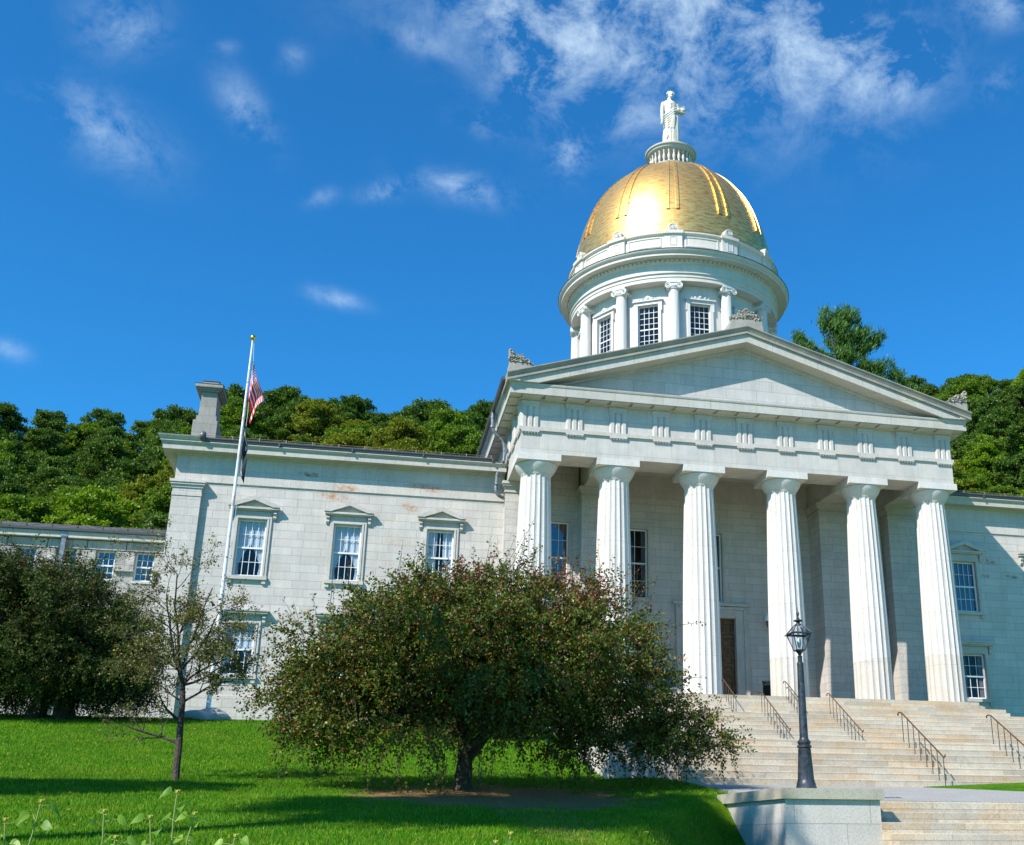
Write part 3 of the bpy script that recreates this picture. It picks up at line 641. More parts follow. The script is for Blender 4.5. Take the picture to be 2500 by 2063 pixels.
# ---- downpipe
k = MB(); rr = .095
k.tube([(-12.1, 3.3, 14.5), (-12.1, 3.3, 13.72), (-12.04, 3.3, 13.5), (-11.9, 3.3, 13.32), (-11.66, 3.3, 13.12), (-11.52, 3.3, 12.95), (-11.45, 3.3, 12.7), (-11.42, 3.3, 12.3), (-11.45, 3.3, 11.9), (-11.45, 3.4, 11.86)], rr, 12)
k.tube([(-11.68, 3.72, 11.9), (-11.70, 3.75, 11.5), (-11.72, 3.8, 10.9), (-11.74, 3.8, 10.55), (-11.70, 3.8, 10.35), (-11.58, 3.8, 10.22), (-11.40, 3.85, 10.14), (-11.30, 3.9, 10.12)], rr, 12)
for z in (14.2, 13.7): k.lathe([(rr+.03, z-.04), (rr+.03, z+.04)], -12.1, 3.3, 14)
for z in (11.6, 10.8): k.lathe([(rr+.03, z-.04), (rr+.03, z+.04)], -11.71, 3.76, 14)
part(k, 'downpipe', M['pipe'], smooth=50)
# rear right pier downpipe
k = MB(); k.tube([(9.45, 4.45, 10.2), (9.45, 4.45, .35), (9.38, 4.2, .15)], .07, 10); part(k, 'downpipe', mat('cream_pipe', (.60, .55, .42), .6), smooth=50)
# ---- chimney
k = MB(); cx0, cx1, cy0, cy1 = -27.18, -25.98, 7.0, 9.0
k.box(cx0, cx1, cy0, cy1, 11.5, 14.20)
k.box(cx0+.12, cx1-.08, cy0+.08, cy1-.08, 14.202, 14.46); k.prism([(cx0+.2, 14.462), (cx1-.14, 14.462), (cx1-.2, 16.0), (cx0+.26, 16.0)], cy0+.12, cy1-.12, 'y')
k.box(cx0+.12, cx1-.08, cy0-.0, cy1, 15.80, 15.88); k.box(cx0+.02, cx1+.0, cy0-.08, cy1+.08, 15.882, 15.98); k.box(cx0-.08, cx1+.08, cy0-.18, cy1+.18, 15.982, 16.16)
k.box(cx0+.25, cx1-.17, cy0+.15, cy1-.15, 16.162, 16.42)
part(k, 'chimney', M['chim'])
k = MB(); k.box(cx0-.10, cx1+.10, cy0-.20, cy1+.20, 16.161, 16.18); k.box(cx0+.22, cx1-.14, cy0+.12, cy1-.12, 16.42, 16.45); part(k, 'chimney_flashing', M['lead'])

# ================================================================== DRUM AND DOME
DY = 11.9
k = MB(); k.box(-7.6, 7.6, DY-7.6, DY+7.6, 13, 17.2); part(k, 'drum_base', M['drum'])
N = 96; RW = 5.85
mb = MB(); A0 = -PI/2+0  # windows centred on axis + 15 deg steps of 30
wz0, wz1 = 20.35, 23.35; whw = .62
zl = [16.5, wz0, wz1, 24.5]
seg = []
for w in range(12):
    ac = -PI/2+math.radians(30*w); ha = math.asin(whw/RW)
    e = [ac-math.radians(15)+math.radians(15)*0, ac-ha, ac+ha, ac+math.radians(15)]
    for j in range(3):
        steps = 5 if j != 1 else 1
        for q in range(steps):
            a, b = e[j]+(e[j+1]-e[j])*q/steps, e[j]+(e[j+1]-e[j])*(q+1)/steps
            for zi in range(3):
                if j == 1 and zi == 1:
                    pa, pb = (RW*math.cos(a), DY+RW*math.sin(a)), (RW*math.cos(b), DY+RW*math.sin(b)); r2 = RW-.35
                    qa, qb = (pa[0]-.35*math.cos(ac), pa[1]-.35*math.sin(ac)), (pb[0]-.35*math.cos(ac), pb[1]-.35*math.sin(ac))
                    mb.add([(*pa, wz0), (*pb, wz0), (*pb, wz1), (*pa, wz1), (*qa, wz0), (*qb, wz0), (*qb, wz1), (*qa, wz1)], [(0, 4, 5, 1), (3, 2, 6, 7), (0, 3, 7, 4), (1, 5, 6, 2)]); continue
                z0, z1 = zl[zi], zl[zi+1]
                mb.add([(RW*math.cos(a), DY+RW*math.sin(a), z0), (RW*math.cos(b), DY+RW*math.sin(b), z0), (RW*math.cos(b), DY+RW*math.sin(b), z1), (RW*math.cos(a), DY+RW*math.sin(a), z1)], [(0, 1, 2, 3)])
bmx = mb.build('drum', M['drum'], None, 30, True); drum = bmx; drum.parent = house; drum.matrix_parent_inverse = Matrix.Translation(-HOUSE_OFF)
# drum windows
def drum_window():
    s = MB(); hw, z0, z1 = whw, wz0, wz1
    w = .17
    s.box(-hw-w, -hw, -.09, .03, z0, z1); s.box(hw, hw+w, -.09, .03, z0, z1); s.box(-hw-w-.06, hw+w+.06, -.10, .03, z1, z1+.2)
    s.box(-hw-w-.06, -hw-w, -.10, .03, z1-.45, z1-.002); s.box(hw+w, hw+w+.06, -.10, .03, z1-.45, z1-.002)
    s.box(-hw-w-.14, hw+w+.14, -.20, .03, z1+.202, z1+.27); s.box(-hw-w-.1, hw+w+.1, -.14, .03, z0-.16, z0-.002)
    s.prism([(-.62, z1+.272), (.62, z1+.272), (.45, z1+.34), (.25, z1+.36), (.16, z1+.50), (0, z1+.58), (-.16, z1+.50), (-.25, z1+.36), (-.45, z1+.34)], -.12, .0, 'y')
    for x_, z_, r_ in ((0, z1+.42, .12), (-.3, z1+.36, .08), (.3, z1+.36, .08), (-.5, z1+.33, .06), (.5, z1+.33, .06)):
        n0 = len(s.v); s.lathe([(r_, 0), (r_*.8, .05), (.01, .09)], n=10, cap=False); s.v[n0:] = [(x_+a_, -.12-c_, z_+b_) for a_, b_, c_ in s.v[n0:]]
    f = s
    fm = MB(); yy = .14
    fm.box(-hw, -hw+.05, yy, yy+.07, z0, z1); fm.box(hw-.05, hw, yy, yy+.07, z0, z1); fm.box(-hw+.05, hw-.05, yy, yy+.07, z0, z0+.07); fm.box(-hw+.05, hw-.05, yy, yy+.07, z1-.06, z1)
    zm = (z0+z1)/2; fm.box(-hw+.05, hw-.05, yy-.01, yy+.06, zm-.03, zm+.03)
    for i in range(1, 4): x_ = -hw+.05+(2*hw-.1)*i/4; fm.box(x_-.012, x_+.012, yy+.01, yy+.05, z0+.07, z1-.06)
    for i in range(1, 8):
        if i != 4: z_ = z0+.07+(z1-z0-.13)*i/8; fm.box(-hw+.05, hw-.05, yy+.012, yy+.048, z_-.012, z_+.012)
    g = MB(); g.box(-hw+.02, hw-.02, yy+.03, yy+.036, z0+.03, z1-.03)
    return s, fm, g
s_, f_, g_ = drum_window()
dw = s_.build('window', M['drum']); f_.build('sash_frame', M['whitepaint'], dw); g_.build('pane', M['glass'], dw)
dw.parent = house
wk = kids(dw)
for w in range(12):
    ac = -PI/2+math.radians(15+30*w-15)
    o = dw if w == 0 else copy_tree(dw, house, {dw.name: wk})
    ro = RW*math.cos(math.asin(whw/RW))+.02
    o.location = Vector((ro*math.cos(ac), DY+ro*math.sin(ac), 0))-HOUSE_OFF; o.rotation_euler = (0, 0, ac+PI/2)
# drum columns (ionic)
mb = MB()
mb.lathe([(.44, 17.2), (.44, 17.5), (.40, 17.6), (.42, 17.7), (.37, 17.8)], n=32)
mb.lathe([(.355-.045*(i/8)**1.5, 17.8+6.2*i/8) for i in range(9)], n=96, fn=lambda r, z, a: r*(1-.05*abs(math.sin(a*12))**1.0))
mb.lathe([(.32, 24.0), (.36, 24.03), (.33, 24.06), (.37, 24.12), (.40, 24.2)], n=24)
mb.box(-.42, .42, -.34, .34, 24.40, 24.5); mb.box(-.36, .36, -.30, .30, 24.2, 24.40)
for sx in (-1, 1):
    for sy in (-1, 1):
        n0 = len(mb.v); mb.lathe([(.01, .0), (.055, .0), (.06, .045), (.09, .05), (.10, .02), (.135, .02), (.15, .05), (.185, .05), (.19, 0), (.19, -.12)], n=18, cap=False)
        mb.v[n0:] = [(sx*.34+a_, sy*(.30+c_), 24.22+b_) for a_, b_, c_ in mb.v[n0:]]
    n0 = len(mb.v); mb.lathe([(.17, -.3), (.12, 0), (.17, .3)], n=16, cap=False); mb.v[n0:] = [(sx*.34+a_, c_, 24.22+b_) for a_, b_, c_ in mb.v[n0:]]
dcol = mb.build('drum_column', M['drum'], None, 30); dcol.parent = house
for w in range(12):
    ac = -PI/2+math.radians(15+30*w); o = dcol if w == 0 else dcol.copy()
    if w: COL.objects.link(o)
    o.location = Vector((6.18*math.cos(ac), DY+6.18*math.sin(ac), 0))-HOUSE_OFF; o.rotation_euler = (0, 0, ac+PI/2)
# drum entablature
mb = MB(); mb.lathe([(5.6, 24.502), (6.50, 24.502), (6.50, 24.72), (6.54, 24.74), (6.54, 24.92), (6.62, 24.96), (6.62, 25.02), (6.52, 25.04), (6.52, 25.55), (6.60, 25.60), (6.66, 25.66), (6.66, 25.80), (7.12, 25.86), (7.14, 25.83), (7.16, 25.83), (7.16, 25.98), (7.20, 26.0), (7.30, 26.08), (7.33, 26.14), (7.33, 26.18), (6.5, 26.32), (5.6, 26.32)], 0, DY, 144)
for i in range(150):
    a = 2*PI*i/150; c_, s_ = math.cos(a), math.sin(a); w_ = .085
    vs = []
    for r in (6.64, 6.76):
        for q in (-w_, w_):
            for z in (25.66, 25.79): vs.append((r*c_-q*s_, DY+r*s_+q*c_, z))
    mb.add(vs, [(0, 1, 3, 2), (4, 6, 7, 5), (0, 4, 5, 1), (2, 3, 7, 6), (0, 2, 6, 4), (1, 5, 7, 3)])
part(mb, 'drum_cornice', M['drum2'], smooth=25)
mb = MB(); mb.lathe([(7.30, 26.184), (7.36, 26.184), (7.37, 26.21), (7.30, 26.23)], 0, DY, 144, cap=False); part(mb, 'cornice_flashing', M['lead'])
# attic
mb = MB(); mb.lathe([(6.0, 26.322), (6.72, 26.322), (6.72, 26.50), (6.66, 26.55), (6.60, 26.6), (6.60, 27.45), (6.66, 27.49), (6.74, 27.53), (6.74, 27.64), (6.3, 27.70), (6.0, 27.70)], 0, DY, 144)
def ringbox(mb, ac, ha, r0, r1, z0, z1, n=6):
    vs = []
    for r in (r0, r1):
        for z in (z0, z1):
            for i in range(n+1): a = ac-ha+2*ha*i/n; vs.append((r*math.cos(a), DY+r*math.sin(a), z))
    q = n+1; fs = []
    for i in range(n): fs += [(2*q+i, 2*q+i+1, 3*q+i+1, 3*q+i), (q+i, q+i+1, 3*q+i+1, 3*q+i), (i, i+1, 2*q+i+1, 2*q+i), (i, i+1, q+i+1, q+i)]
    fs += [(0, q, 3*q, 2*q), (n, q+n, 3*q+n, 2*q+n)]
    mb.add(vs, fs)
for w in range(12):
    ac = -PI/2+math.radians(15+30*w); h = .52/6.6
    ringbox(mb, ac, h, 6.55, 6.74, 26.56, 27.47); ringbox(mb, ac, h*1.12, 6.5, 6.86, 27.471, 27.66); ringbox(mb, ac, h*1.08, 6.5, 6.80, 26.323, 26.56)
    for a_, b_, c_, d_ in ((-.2, -.16, 26.72, 27.3), (.16, .2, 26.72, 27.3), (-.16, .16, 26.72, 26.76), (-.16, .16, 27.26, 27.3)):
        ringbox(mb, ac+(a_+b_)/2/6.74, (b_-a_)/2/6.74, 6.73, 6.765, c_, d_, 2)
    ac2 = ac+math.radians(15); hh = math.radians(15)-h-.035
    for (za, zb_) in ((26.70, 26.76), (27.28, 27.34)): ringbox(mb, ac2, hh, 6.59, 6.64, za, zb_, 10)
    for q in (-1, 1): ringbox(mb, ac2+q*hh, .005, 6.59, 6.64, 26.70, 27.34, 2)
part(mb, 'attic', M['drum2'], smooth=25)
mb = MB(); mb.lathe([(6.70, 27.705), (6.76, 27.645), (6.77, 27.665), (6.70, 27.72)], 0, DY, 144, cap=False); part(mb, 'attic_flashing', M['lead'])
# round-headed ornaments on the attic
mb = MB(); pts = [(-.30, 0), (.30, 0), (.30, .24)]+[(.30*math.cos(q), .24+.30*math.sin(q)) for q in np.linspace(.2, PI-.2, 10)]+[(-.30, .24)]
mb.prism(pts, -.07, .28, 'y')
ip = [(.22*math.cos(q), .26+.22*math.sin(q)) for q in np.linspace(0, 2*PI, 20, endpoint=False)]
for i in range(20):
    a, b = ip[i], ip[(i+1) % 20]; mb.tube([(a[0], -.08, a[1]), (b[0], -.08, b[1])], .028, 5)
for i in range(7):
    q = PI*(i+.5)/7; mb.tube([(0, -.08, .12), (.15*math.cos(q), -.11, .16+.22*math.sin(q))], [.03, .02], 5)
n0 = len(mb.v); orn = mb.build('attic_ornament', M['drum2'], None, 40); orn.parent = house
for w in range(12):
    ac = -PI/2+math.radians(15+30*w); o = orn if w == 0 else orn.copy()
    if w: COL.objects.link(o)
    o.location = Vector((6.62*math.cos(ac), DY+6.62*math.sin(ac), 27.69))-HOUSE_OFF; o.rotation_euler = (0, 0, ac+PI/2)
# dome
DA, DB, DZ = 6.32, 7.95, 27.9
def dome_pt(z): q = min(max((z-DZ)/DB, 0), 1); return DA*math.sqrt(max(0, 1-q*q))
mb = MB(); prof = [(6.35, 27.6), (6.35, 27.9)]+[(dome_pt(DZ+DB*math.sin(q)), DZ+DB*math.sin(q)) for q in np.linspace(0.02, PI/2-.02, 56)]
mb.lathe(prof, 0, DY, 144); dome = part(mb, 'dome', M['gold'], smooth=40)
for w in range(12):
    ac = -PI/2+math.radians(15+30*w); mb = MB(); vs = []; n = 34
    qs = np.linspace(.20, 1.40, n)
    for i, q in enumerate(qs):
        r = DA*math.cos(q); z = DZ+DB*math.sin(q); off = .075; nr = Vector((math.cos(q)/DA, math.sin(q)/DB)).normalized()
        hw = .40*(math.cos(q)*.85+.15)
        r0 = math.hypot(r, 0)
        for (sx, oo) in ((-1, -.02), (-1, off), (-.52, off), (-.50, .02), (.50, .02), (.52, off), (1, off), (1, -.02)):
            x_ = sx*hw; rr = math.sqrt(max(r*r-x_*x_, 0))+oo*nr.x; vs.append((rr*math.cos(ac)-x_*math.sin(ac), DY+rr*math.sin(ac)+x_*math.cos(ac), z+oo*nr.y))
    fs = [(i*8+j, i*8+j+1, (i+1)*8+j+1, (i+1)*8+j) for i in range(n-1) for j in range(7)]+[tuple(range(8)), tuple((n-1)*8+j for j in range(7, -1, -1))]
    mb.add(vs, fs); r = mb.build('rib', M['gold'], dome, 30)
# gallery at the top
mb = MB(); mb.lathe([(1.3, 35.55), (1.56, 35.55), (1.58, 35.62), (1.50, 35.68), (1.46, 35.75), (1.46, 35.95), (1.50, 36.02), (1.2, 36.04)], 0, DY, 64)
mb.lathe([(.55, 36.0), (.5, 36.1), (.5, 37.0)], 0, DY, 24, cap=False)
gal = part(mb, 'gallery', M['drum2'], smooth=30)
mb = MB(); mb.lathe([(1.30, 36.98), (1.50, 36.98), (1.53, 37.04), (1.60, 37.07), (1.62, 37.17), (1.72, 37.22), (1.74, 37.30), (1.70, 37.34), (.1, 37.38)], 0, DY, 64); mb.build('gallery_rail', M['drum2'], gal, 30)
for i in range(26):
    a = 2*PI*i/26; mb = MB(); mb.lathe([(.08, 36.02), (.08, 36.10), (.05, 36.14), (.10, 36.32), (.105, 36.42), (.05, 36.66), (.04, 36.74), (.07, 36.80), (.075, 36.98)], 1.38*math.cos(a), DY+1.38*math.sin(a), 10); mb.build('baluster', M['drum2'], gal, 50)

# ================================================================== STATUE
def lerp(a, b, t): return a+(b-a)*t
st = MB()
# robe: stacked rings with deep folds
rings = [(0, .50, .44), (.25, .48, .43), (.9, .49, .40), (1.5, .47, .38), (2.0, .45, .37), (2.4, .40, .33), (2.7, .36, .29), (2.95, .40, .30), (3.2, .44, .30), (3.42, .46, .27), (3.55, .34, .22), (3.62, .17, .16), (3.75, .125, .13), (3.85, .12, .13)]
n = 72; vs = []
dense = []
for i in range(len(rings)-1):
    for q in range(4): tq = q/4; dense.append(tuple(lerp(rings[i][k], rings[i+1][k], tq) for k in range(3)))
dense.append(rings[-1])
for z, a, b in dense:
    for i in range(n):
        th = 2*PI*i/n; amp = .055*min(1, max(0, (2.8-z)/1.2))
        f = 1+amp*1.6*math.sin(th*9+z*1.7*math.cos(th))+.05*min(1, max(0, (2.6-z)))*math.sin(th*4+2.2*z)
        sw = .05*math.sin(z*1.1)
        vs.append((a*f*math.cos(th)+sw, b*f*math.sin(th), z))
k = len(dense); st.add(vs, [(j*n+i, j*n+(i+1) % n, (j+1)*n+(i+1) % n, (j+1)*n+i) for j in range(k-1) for i in range(n)]+[tuple(range(n-1, -1, -1)), tuple((k-1)*n+i for i in range(n))])
# head facing front, slightly to the right
def blob(mb, c, r, n=16):
    m0 = len(mb.v); mb.lathe([(max(.001, math.sin(PI*i/10)), -math.cos(PI*i/10)) for i in range(11)], n=n)
    mb.v[m0:] = [(c[0]+a*r[0], c[1]+b*r[1], c[2]+z*r[2]) for a, b, z in mb.v[m0:]]
blob(st, (.04, -.03, 4.08), (.185, .205, .255)); blob(st, (.03, .07, 4.15), (.235, .21, .235)); blob(st, (.05, -.215, 4.04), (.035, .06, .06)); blob(st, (.05, -.17, 3.90), (.08, .07, .06))
blob(st, (.02, .2, 4.0), (.12, .12, .12))
for i in range(14):
    a = PI*i/13; blob(st, (.03+.22*math.cos(a), -.02, 4.14+.18*math.sin(a)), (.06, .10, .06), 8)
for ex in (-.07, .07): blob(st, (.045+ex, -.19, 4.16), (.045, .04, .02), 8)
# his right arm (image left) hanging, hand at the hip; other arm bent across to the sheaf
st.tube([(-.42, 0, 3.42), (-.50, -.02, 3.1), (-.54, -.03, 2.7), (-.56, -.08, 2.3), (-.57, -.14, 1.95), (-.58, -.18, 1.82)], [.15, .14, .115, .10, .075, .05], 14)
st.tube([(-.57, -.16, 1.92), (-.60, -.20, 1.78), (-.66, -.2, 1.72)], [.075, .07, .03], 10)
for q in range(4): st.tube([(-.54-.03*q, -.20-.01*q, 1.82), (-.55-.05*q, -.22, 1.70), (-.58-.05*q, -.20, 1.62)], [.028, .026, .015], 6)
st.tube([(.40, 0, 3.40), (.50, .02, 3.1), (.50, -.05, 2.80), (.30, -.30, 2.72), (.10, -.38, 2.66), (.02, -.38, 2.62)], [.15, .14, .13, .11, .08, .05], 14)
for q in range(4): st.tube([(.08, -.40, 2.70-.035*q), (-.02, -.40, 2.69-.035*q), (-.10, -.35, 2.66-.035*q)], [.028, .027, .016], 6)
# mantle: thick diagonal folds
for q in range(7):
    z0 = 2.75-.17*q; st.tube([(-.44+.02*q, -.10, z0-.35), (-.20, -.38, z0-.30), (.12, -.42, z0+.02), (.36, -.26, z0+.28)], [.05, .062, .055, .04], 8)
for q in range(5): st.tube([(-.35, -.30, 1.0-.1*q), (-.10+.05*q, -.44, 1.35), (.10+.02*q, -.42, 2.3)], [.04, .05, .04], 8)
for q in range(4): st.tube([(.05+.10*q, -.42+.03*q, .06), (.07+.10*q, -.43+.03*q, 1.2), (.13+.09*q, -.38+.03*q, 2.4)], [.055, .05, .03], 8)
for q in range(4): st.tube([(-.30, -.16, 3.5-.06*q), (-.05, -.30, 3.25-.1*q), (.25, -.2, 3.45-.07*q)], [.03, .045, .03], 8)
for q in range(2): st.tube([(-.30+.5*q, -.34, .03), (-.28+.5*q, -.56, .03)], [.10, .07], 8)
STZ = 37.80
statue = st.build('statue', M['statue'], None, None)
rm = statue.modifiers.new('remesh', 'REMESH'); rm.mode = 'VOXEL'; rm.voxel_size = .022; rm.use_smooth_shade = True
sm = statue.modifiers.new('smooth', 'SMOOTH'); sm.iterations = 2; sm.factor = .5
statue.location = (0, DY, STZ); statue.scale = (1.08, 1.08, 1.07)
tag(statue, 'white stone figure in a long draped robe standing on top of the gold dome', 'statue')
sh = MB()
for i in range(70):
    a = random.uniform(0, 2*PI); r_ = .19*math.sqrt(random.random()); y_, z_ = r_*math.cos(a), r_*math.sin(a)
    sh.tube([(.20, -.16+y_*.8, 2.78+z_*.8), (.50, -.20+y_*.8, 2.84+z_*.8), (.80+random.uniform(-.1, .06), -.22+y_*1.5, 2.86+z_*1.5)], [.02, .026, .03], 5)
blob(sh, (.74, -.22, 2.84), (.20, .24, .24)); sh.tube([(.42, -.18, 2.84), (.50, -.2, 2.84)], .19, 16)
sh.build('grain_sheaf', M['statue'], statue)
cr = MB()
for i in range(7): a = PI*i/6; cr.tube([(.03+.2*math.cos(a), -.05, 4.25+.10*math.sin(a)), (.03+.26*math.cos(a), -.05, 4.40+.14*math.sin(a))], [.012, .006], 4)
cr.build('wreath_points', M['bronze'], statue)
pl = MB(); pl.lathe([(.62, 37.37), (.62, 37.55), (.56, 37.60), (.56, 37.82)], 0, DY, 40); o = pl.build('gallery_pedestal', M['drum2'], gal, 30)

# ================================================================== STAIRS
stair = empty('stone_stairs', (0, -10, -3.6), label='broad pale granite stairs climbing in flights to the columned porch', cat='stairs')
def spart(mb, name, m, par=stair, off=(0, -10, -3.6), smooth=None):
    o = mb.build(name, m, None, smooth); o.parent = par; o.matrix_parent_inverse = Matrix.Translation(-Vector(off)); return o
TR = .3358
def flight(y0, z0, n, r, x0, x1, widths=None, depth=None):
    mb = MB()
    for k in range(n):
        zt = z0-r*k; ya = y0-TR*k
        a, b = (x0, x1) if not widths else widths[k]
        # one course: visible riser and tread, slightly rounded nosing
        z_b = zt-r
        mb.prism([(ya, z_b), (ya+.8, z_b), (ya+.8, zt), (ya+.015, zt), (ya+.004, zt-.005), (ya, zt-.018)], a, b, 'x')
    return mb
A = flight(-1.035-TR, -.1944, 6, .1944, -13.6, 13.6, [(-11.3, 11.3), (-12.3, 12.3), (-12.3, 12.3), (-11.6, 13.6), (-11.6, 13.6), (-11.6, 13.6)])
A.box(-11.32, 11.32, -1.035, -.7, -.1944, -.0)
A.box(-11.3, 11.3, -1.034-TR, 1.0, -.3888, -.1955)
A.box(-12.3, 12.3, -1.03-2*TR, 1.0, -.7776, -.389); A.box(-11.6, 13.6, -1.03-3*TR, 1.0, -1.30, -.778)
spart(A, 'upper_steps', M['steps'])
m = MB(); m.box(-10.72, 13.62, -6.30, -1.4, -3.3, -1.362); spart(m, 'upper_landing', M['steps'])
B = flight(-6.325, -1.361, 11, .1975, -10.7, 13.6); spart(B, 'middle_steps', M['steps'])
m = MB(); m.box(-10.69, 13.6, -9.9, -6.6, -4.6, -3.54); m.box(-10.6, 13.4, -18.76, -9.70, -5.2, -3.536); 
spart(m, 'lower_landing', M['steps'])
Cc = flight(-18.7777, -3.5341, 7, .2041, -8.98, 16); spart(Cc, 'lower_steps', M['steps'])
m = MB(); m.box(-8.97, 16, -21.1, -18.9, -5.6, -4.97); spart(m, 'step_footing', M['steps'])
low = empty('stone_stairs', (2, -30, -5.8), label='lower flight of wide granite steps beside the corner pier at the bottom right', cat='stairs')
Lo = MB()
Lo.box(-7.68, 16, -29.2, -26.7, -6.4, -5.668)
for k in range(10):
    zt = -5.66-.2041*k; ya = -29.25-.38*k
    Lo.prism([(ya, zt-.2041), (ya+2.2, zt-.2041), (ya+2.2, zt), (ya+.015, zt), (ya+.004, zt-.005), (ya, zt-.018)], -7.69, 16, 'x')
Lo.v = [(x, y, z) for x, y, z in Lo.v]
spart(Lo, 'steps', M['steps'], low, (2, -30, -5.8))
# hand rails
def rail(x, y0, z0, r, n, label, group='bronze handrails up the middle of the stairs'):
    e = empty('handrail', (x, y0, z0), label=label, cat='handrail', group=group); hp = .83
    for k in range(n):
        b = MB(); b.tube([(0, 0, 0), (0, 0, hp)], .0135, 8); b.lathe([(.032, 0), (.032, .012), (.018, .03)], n=10)
        p_ = b.build('post', M['ironrail'], e, 50); p_.location = (0, -k*TR, -k*r)
    h = MB(); L = n-1; hh = hp+.01
    h.tube([(0, .24, hh-.02), (0, .27, hh+.01), (0, .22, hh+.045), (0, .12, hh+.05), (0, 0, hh+.02), (0, -L*TR, hh-L*r), (0, -L*TR-.06, hh-L*r-.02), (0, -L*TR-.12, hh-L*r+.0), (0, -L*TR-.11, hh-L*r+.045)], [.026, .024, .022, .022, .022, .022, .022, .022, .026], 10)
    h.build('top_rail', M['bronze'], e, 50); return e
XR = 1.4965
rail(-XR, -1.0-TR*.4, -.176-.02, .1944, 6, 'short handrail at the top of the stairs in front of the brown door')
rail(XR, -1.0-TR*.4, -.176-.02, .1944, 6, 'short handrail at the top of the stairs partly behind the lamp post')
rail(-XR, -6.16, -1.361, .1975, 10, 'handrail on the middle flight just left of the lamp post')
rail(XR, -6.16, -1.361, .1975, 10, 'handrail on the middle flight just right of the lamp post')
rail(-XR, -18.7, -3.534, .2041, 8, 'long handrail on the lower flight with a scrolled bottom end above the path')
rail(XR, -18.7, -3.534, .2041, 8, 'handrail on the lower flight cut off by the right edge of the picture')
# cheek wall beside the lower flight
cw = empty('stair_wall', (-9.9, -19.8, -5), label='grey block end wall beside the lower flight partly behind the crabapple branches', cat='wall')
m = MB(); m.prism([(-10.80, -19.75), (-8.985, -19.75), (-8.985, -15.5), (-10.9, -15.5)], -5.4, -3.60, 'z'); m.prism([(-10.84, -19.80), (-8.90, -19.80), (-8.90, -15.5), (-10.94, -15.5)], -5.4, -4.47, 'z')
spart(m, 'wall_block', M['wallblk'], cw, (-9.9, -19.8, -5))
m = MB(); m.prism([(-10.90, -19.86), (-8.93, -19.86), (-8.93, -15.4), (-11.0, -15.4)], -3.598, -3.40, 'z'); spart(m, 'cap_stone', M['cap'], cw, (-9.9, -19.8, -5))
# pier at the bottom right with the lamp on it
pr = empty('stone_pier', (-8.7, -28.5, -6.6), label='pale granite corner pier with a flat cap under the street lamp', cat='wall')
m = MB(); m.prism([(-9.63, -30.0), (-7.69, -30.0), (-7.69, -26.6), (-9.80, -26.6)], -7.9, -5.662, 'z'); spart(m, 'pier_block', M['wallblk'], pr, (-8.7, -28.5, -6.6))
m = MB(); m.prism([(-9.67, -30.04), (-7.64, -30.04), (-7.64, -29.6), (-9.67, -29.6)], -7.9, -6.235, 'z') if False else None
m = MB(); m.prism([(-9.70, -30.07), (-7.62, -30.07), (-7.62, -26.5), (-9.88, -26.5)], -5.66, -5.462, 'z'); spart(m, 'cap_stone', M['cap'], pr, (-8.7, -28.5, -6.6))

# ---- street lamp
lampx, lampy, lampz = -9.10, -29.78, -5.46
lp = empty('street_lamp', (lampx, lampy, lampz), label='black iron lamp post with a four sided glass lantern standing on the pier', cat='street lamp')
m = MB()
m.lathe([(.235, 0), (.235, .03), (.215, .05), (.215, .09), (.20, .12), (.19, .16)], n=40)
m.lathe([(.185, .16), (.145, .70), (.15, .73), (.13, .75)], n=160, fn=lambda r, z, a: r*(1-.035*abs(math.sin(a*10))) if .16 < z < .71 else r, cap=False)
m.lathe([(.12, .74), (.165, .77), (.165, .80), (.13, .82), (.15, .86), (.15, .88), (.11, .92), (.10, .95)], n=32, cap=False)
m.build('base', M['lamp'], lp, 40)
m = MB(); m.lathe([(.098, .93), (.092, 1.3), (.085, 1.8), (.074, 2.36), (.078, 2.38), (.074, 2.40), (.072, 2.42)], n=28); m.lathe([(.052, 2.42), (.052, 2.52), (.06, 2.54), (.03, 2.56)], n=20)
m.build('pole', M['lamp'], lp, 40)
ln = MB(); zb, ztp = 2.66, 2.98
ln.lathe([(.015, 2.52), (.03, 2.56), (.05, 2.60), (.085, 2.635), (.10, 2.65), (.10, 2.665)], n=20)
wb, wtp = .10, .215
for sx in (-1, 1):
    for sy in (-1, 1): ln.tube([(sx*wb, sy*wb, zb), (sx*wtp, sy*wtp, ztp)], .012, 6)
for z, w in ((zb, wb), (ztp, wtp)):
    for a in range(4):
        c_, s_ = [(1, 0), (0, 1), (-1, 0), (0, -1)][a]; p0 = (w*c_-w*s_, w*s_+w*c_, z); p1 = (w*c_+w*s_, w*s_-w*c_, z); ln.tube([p0, p1], .013, 6)
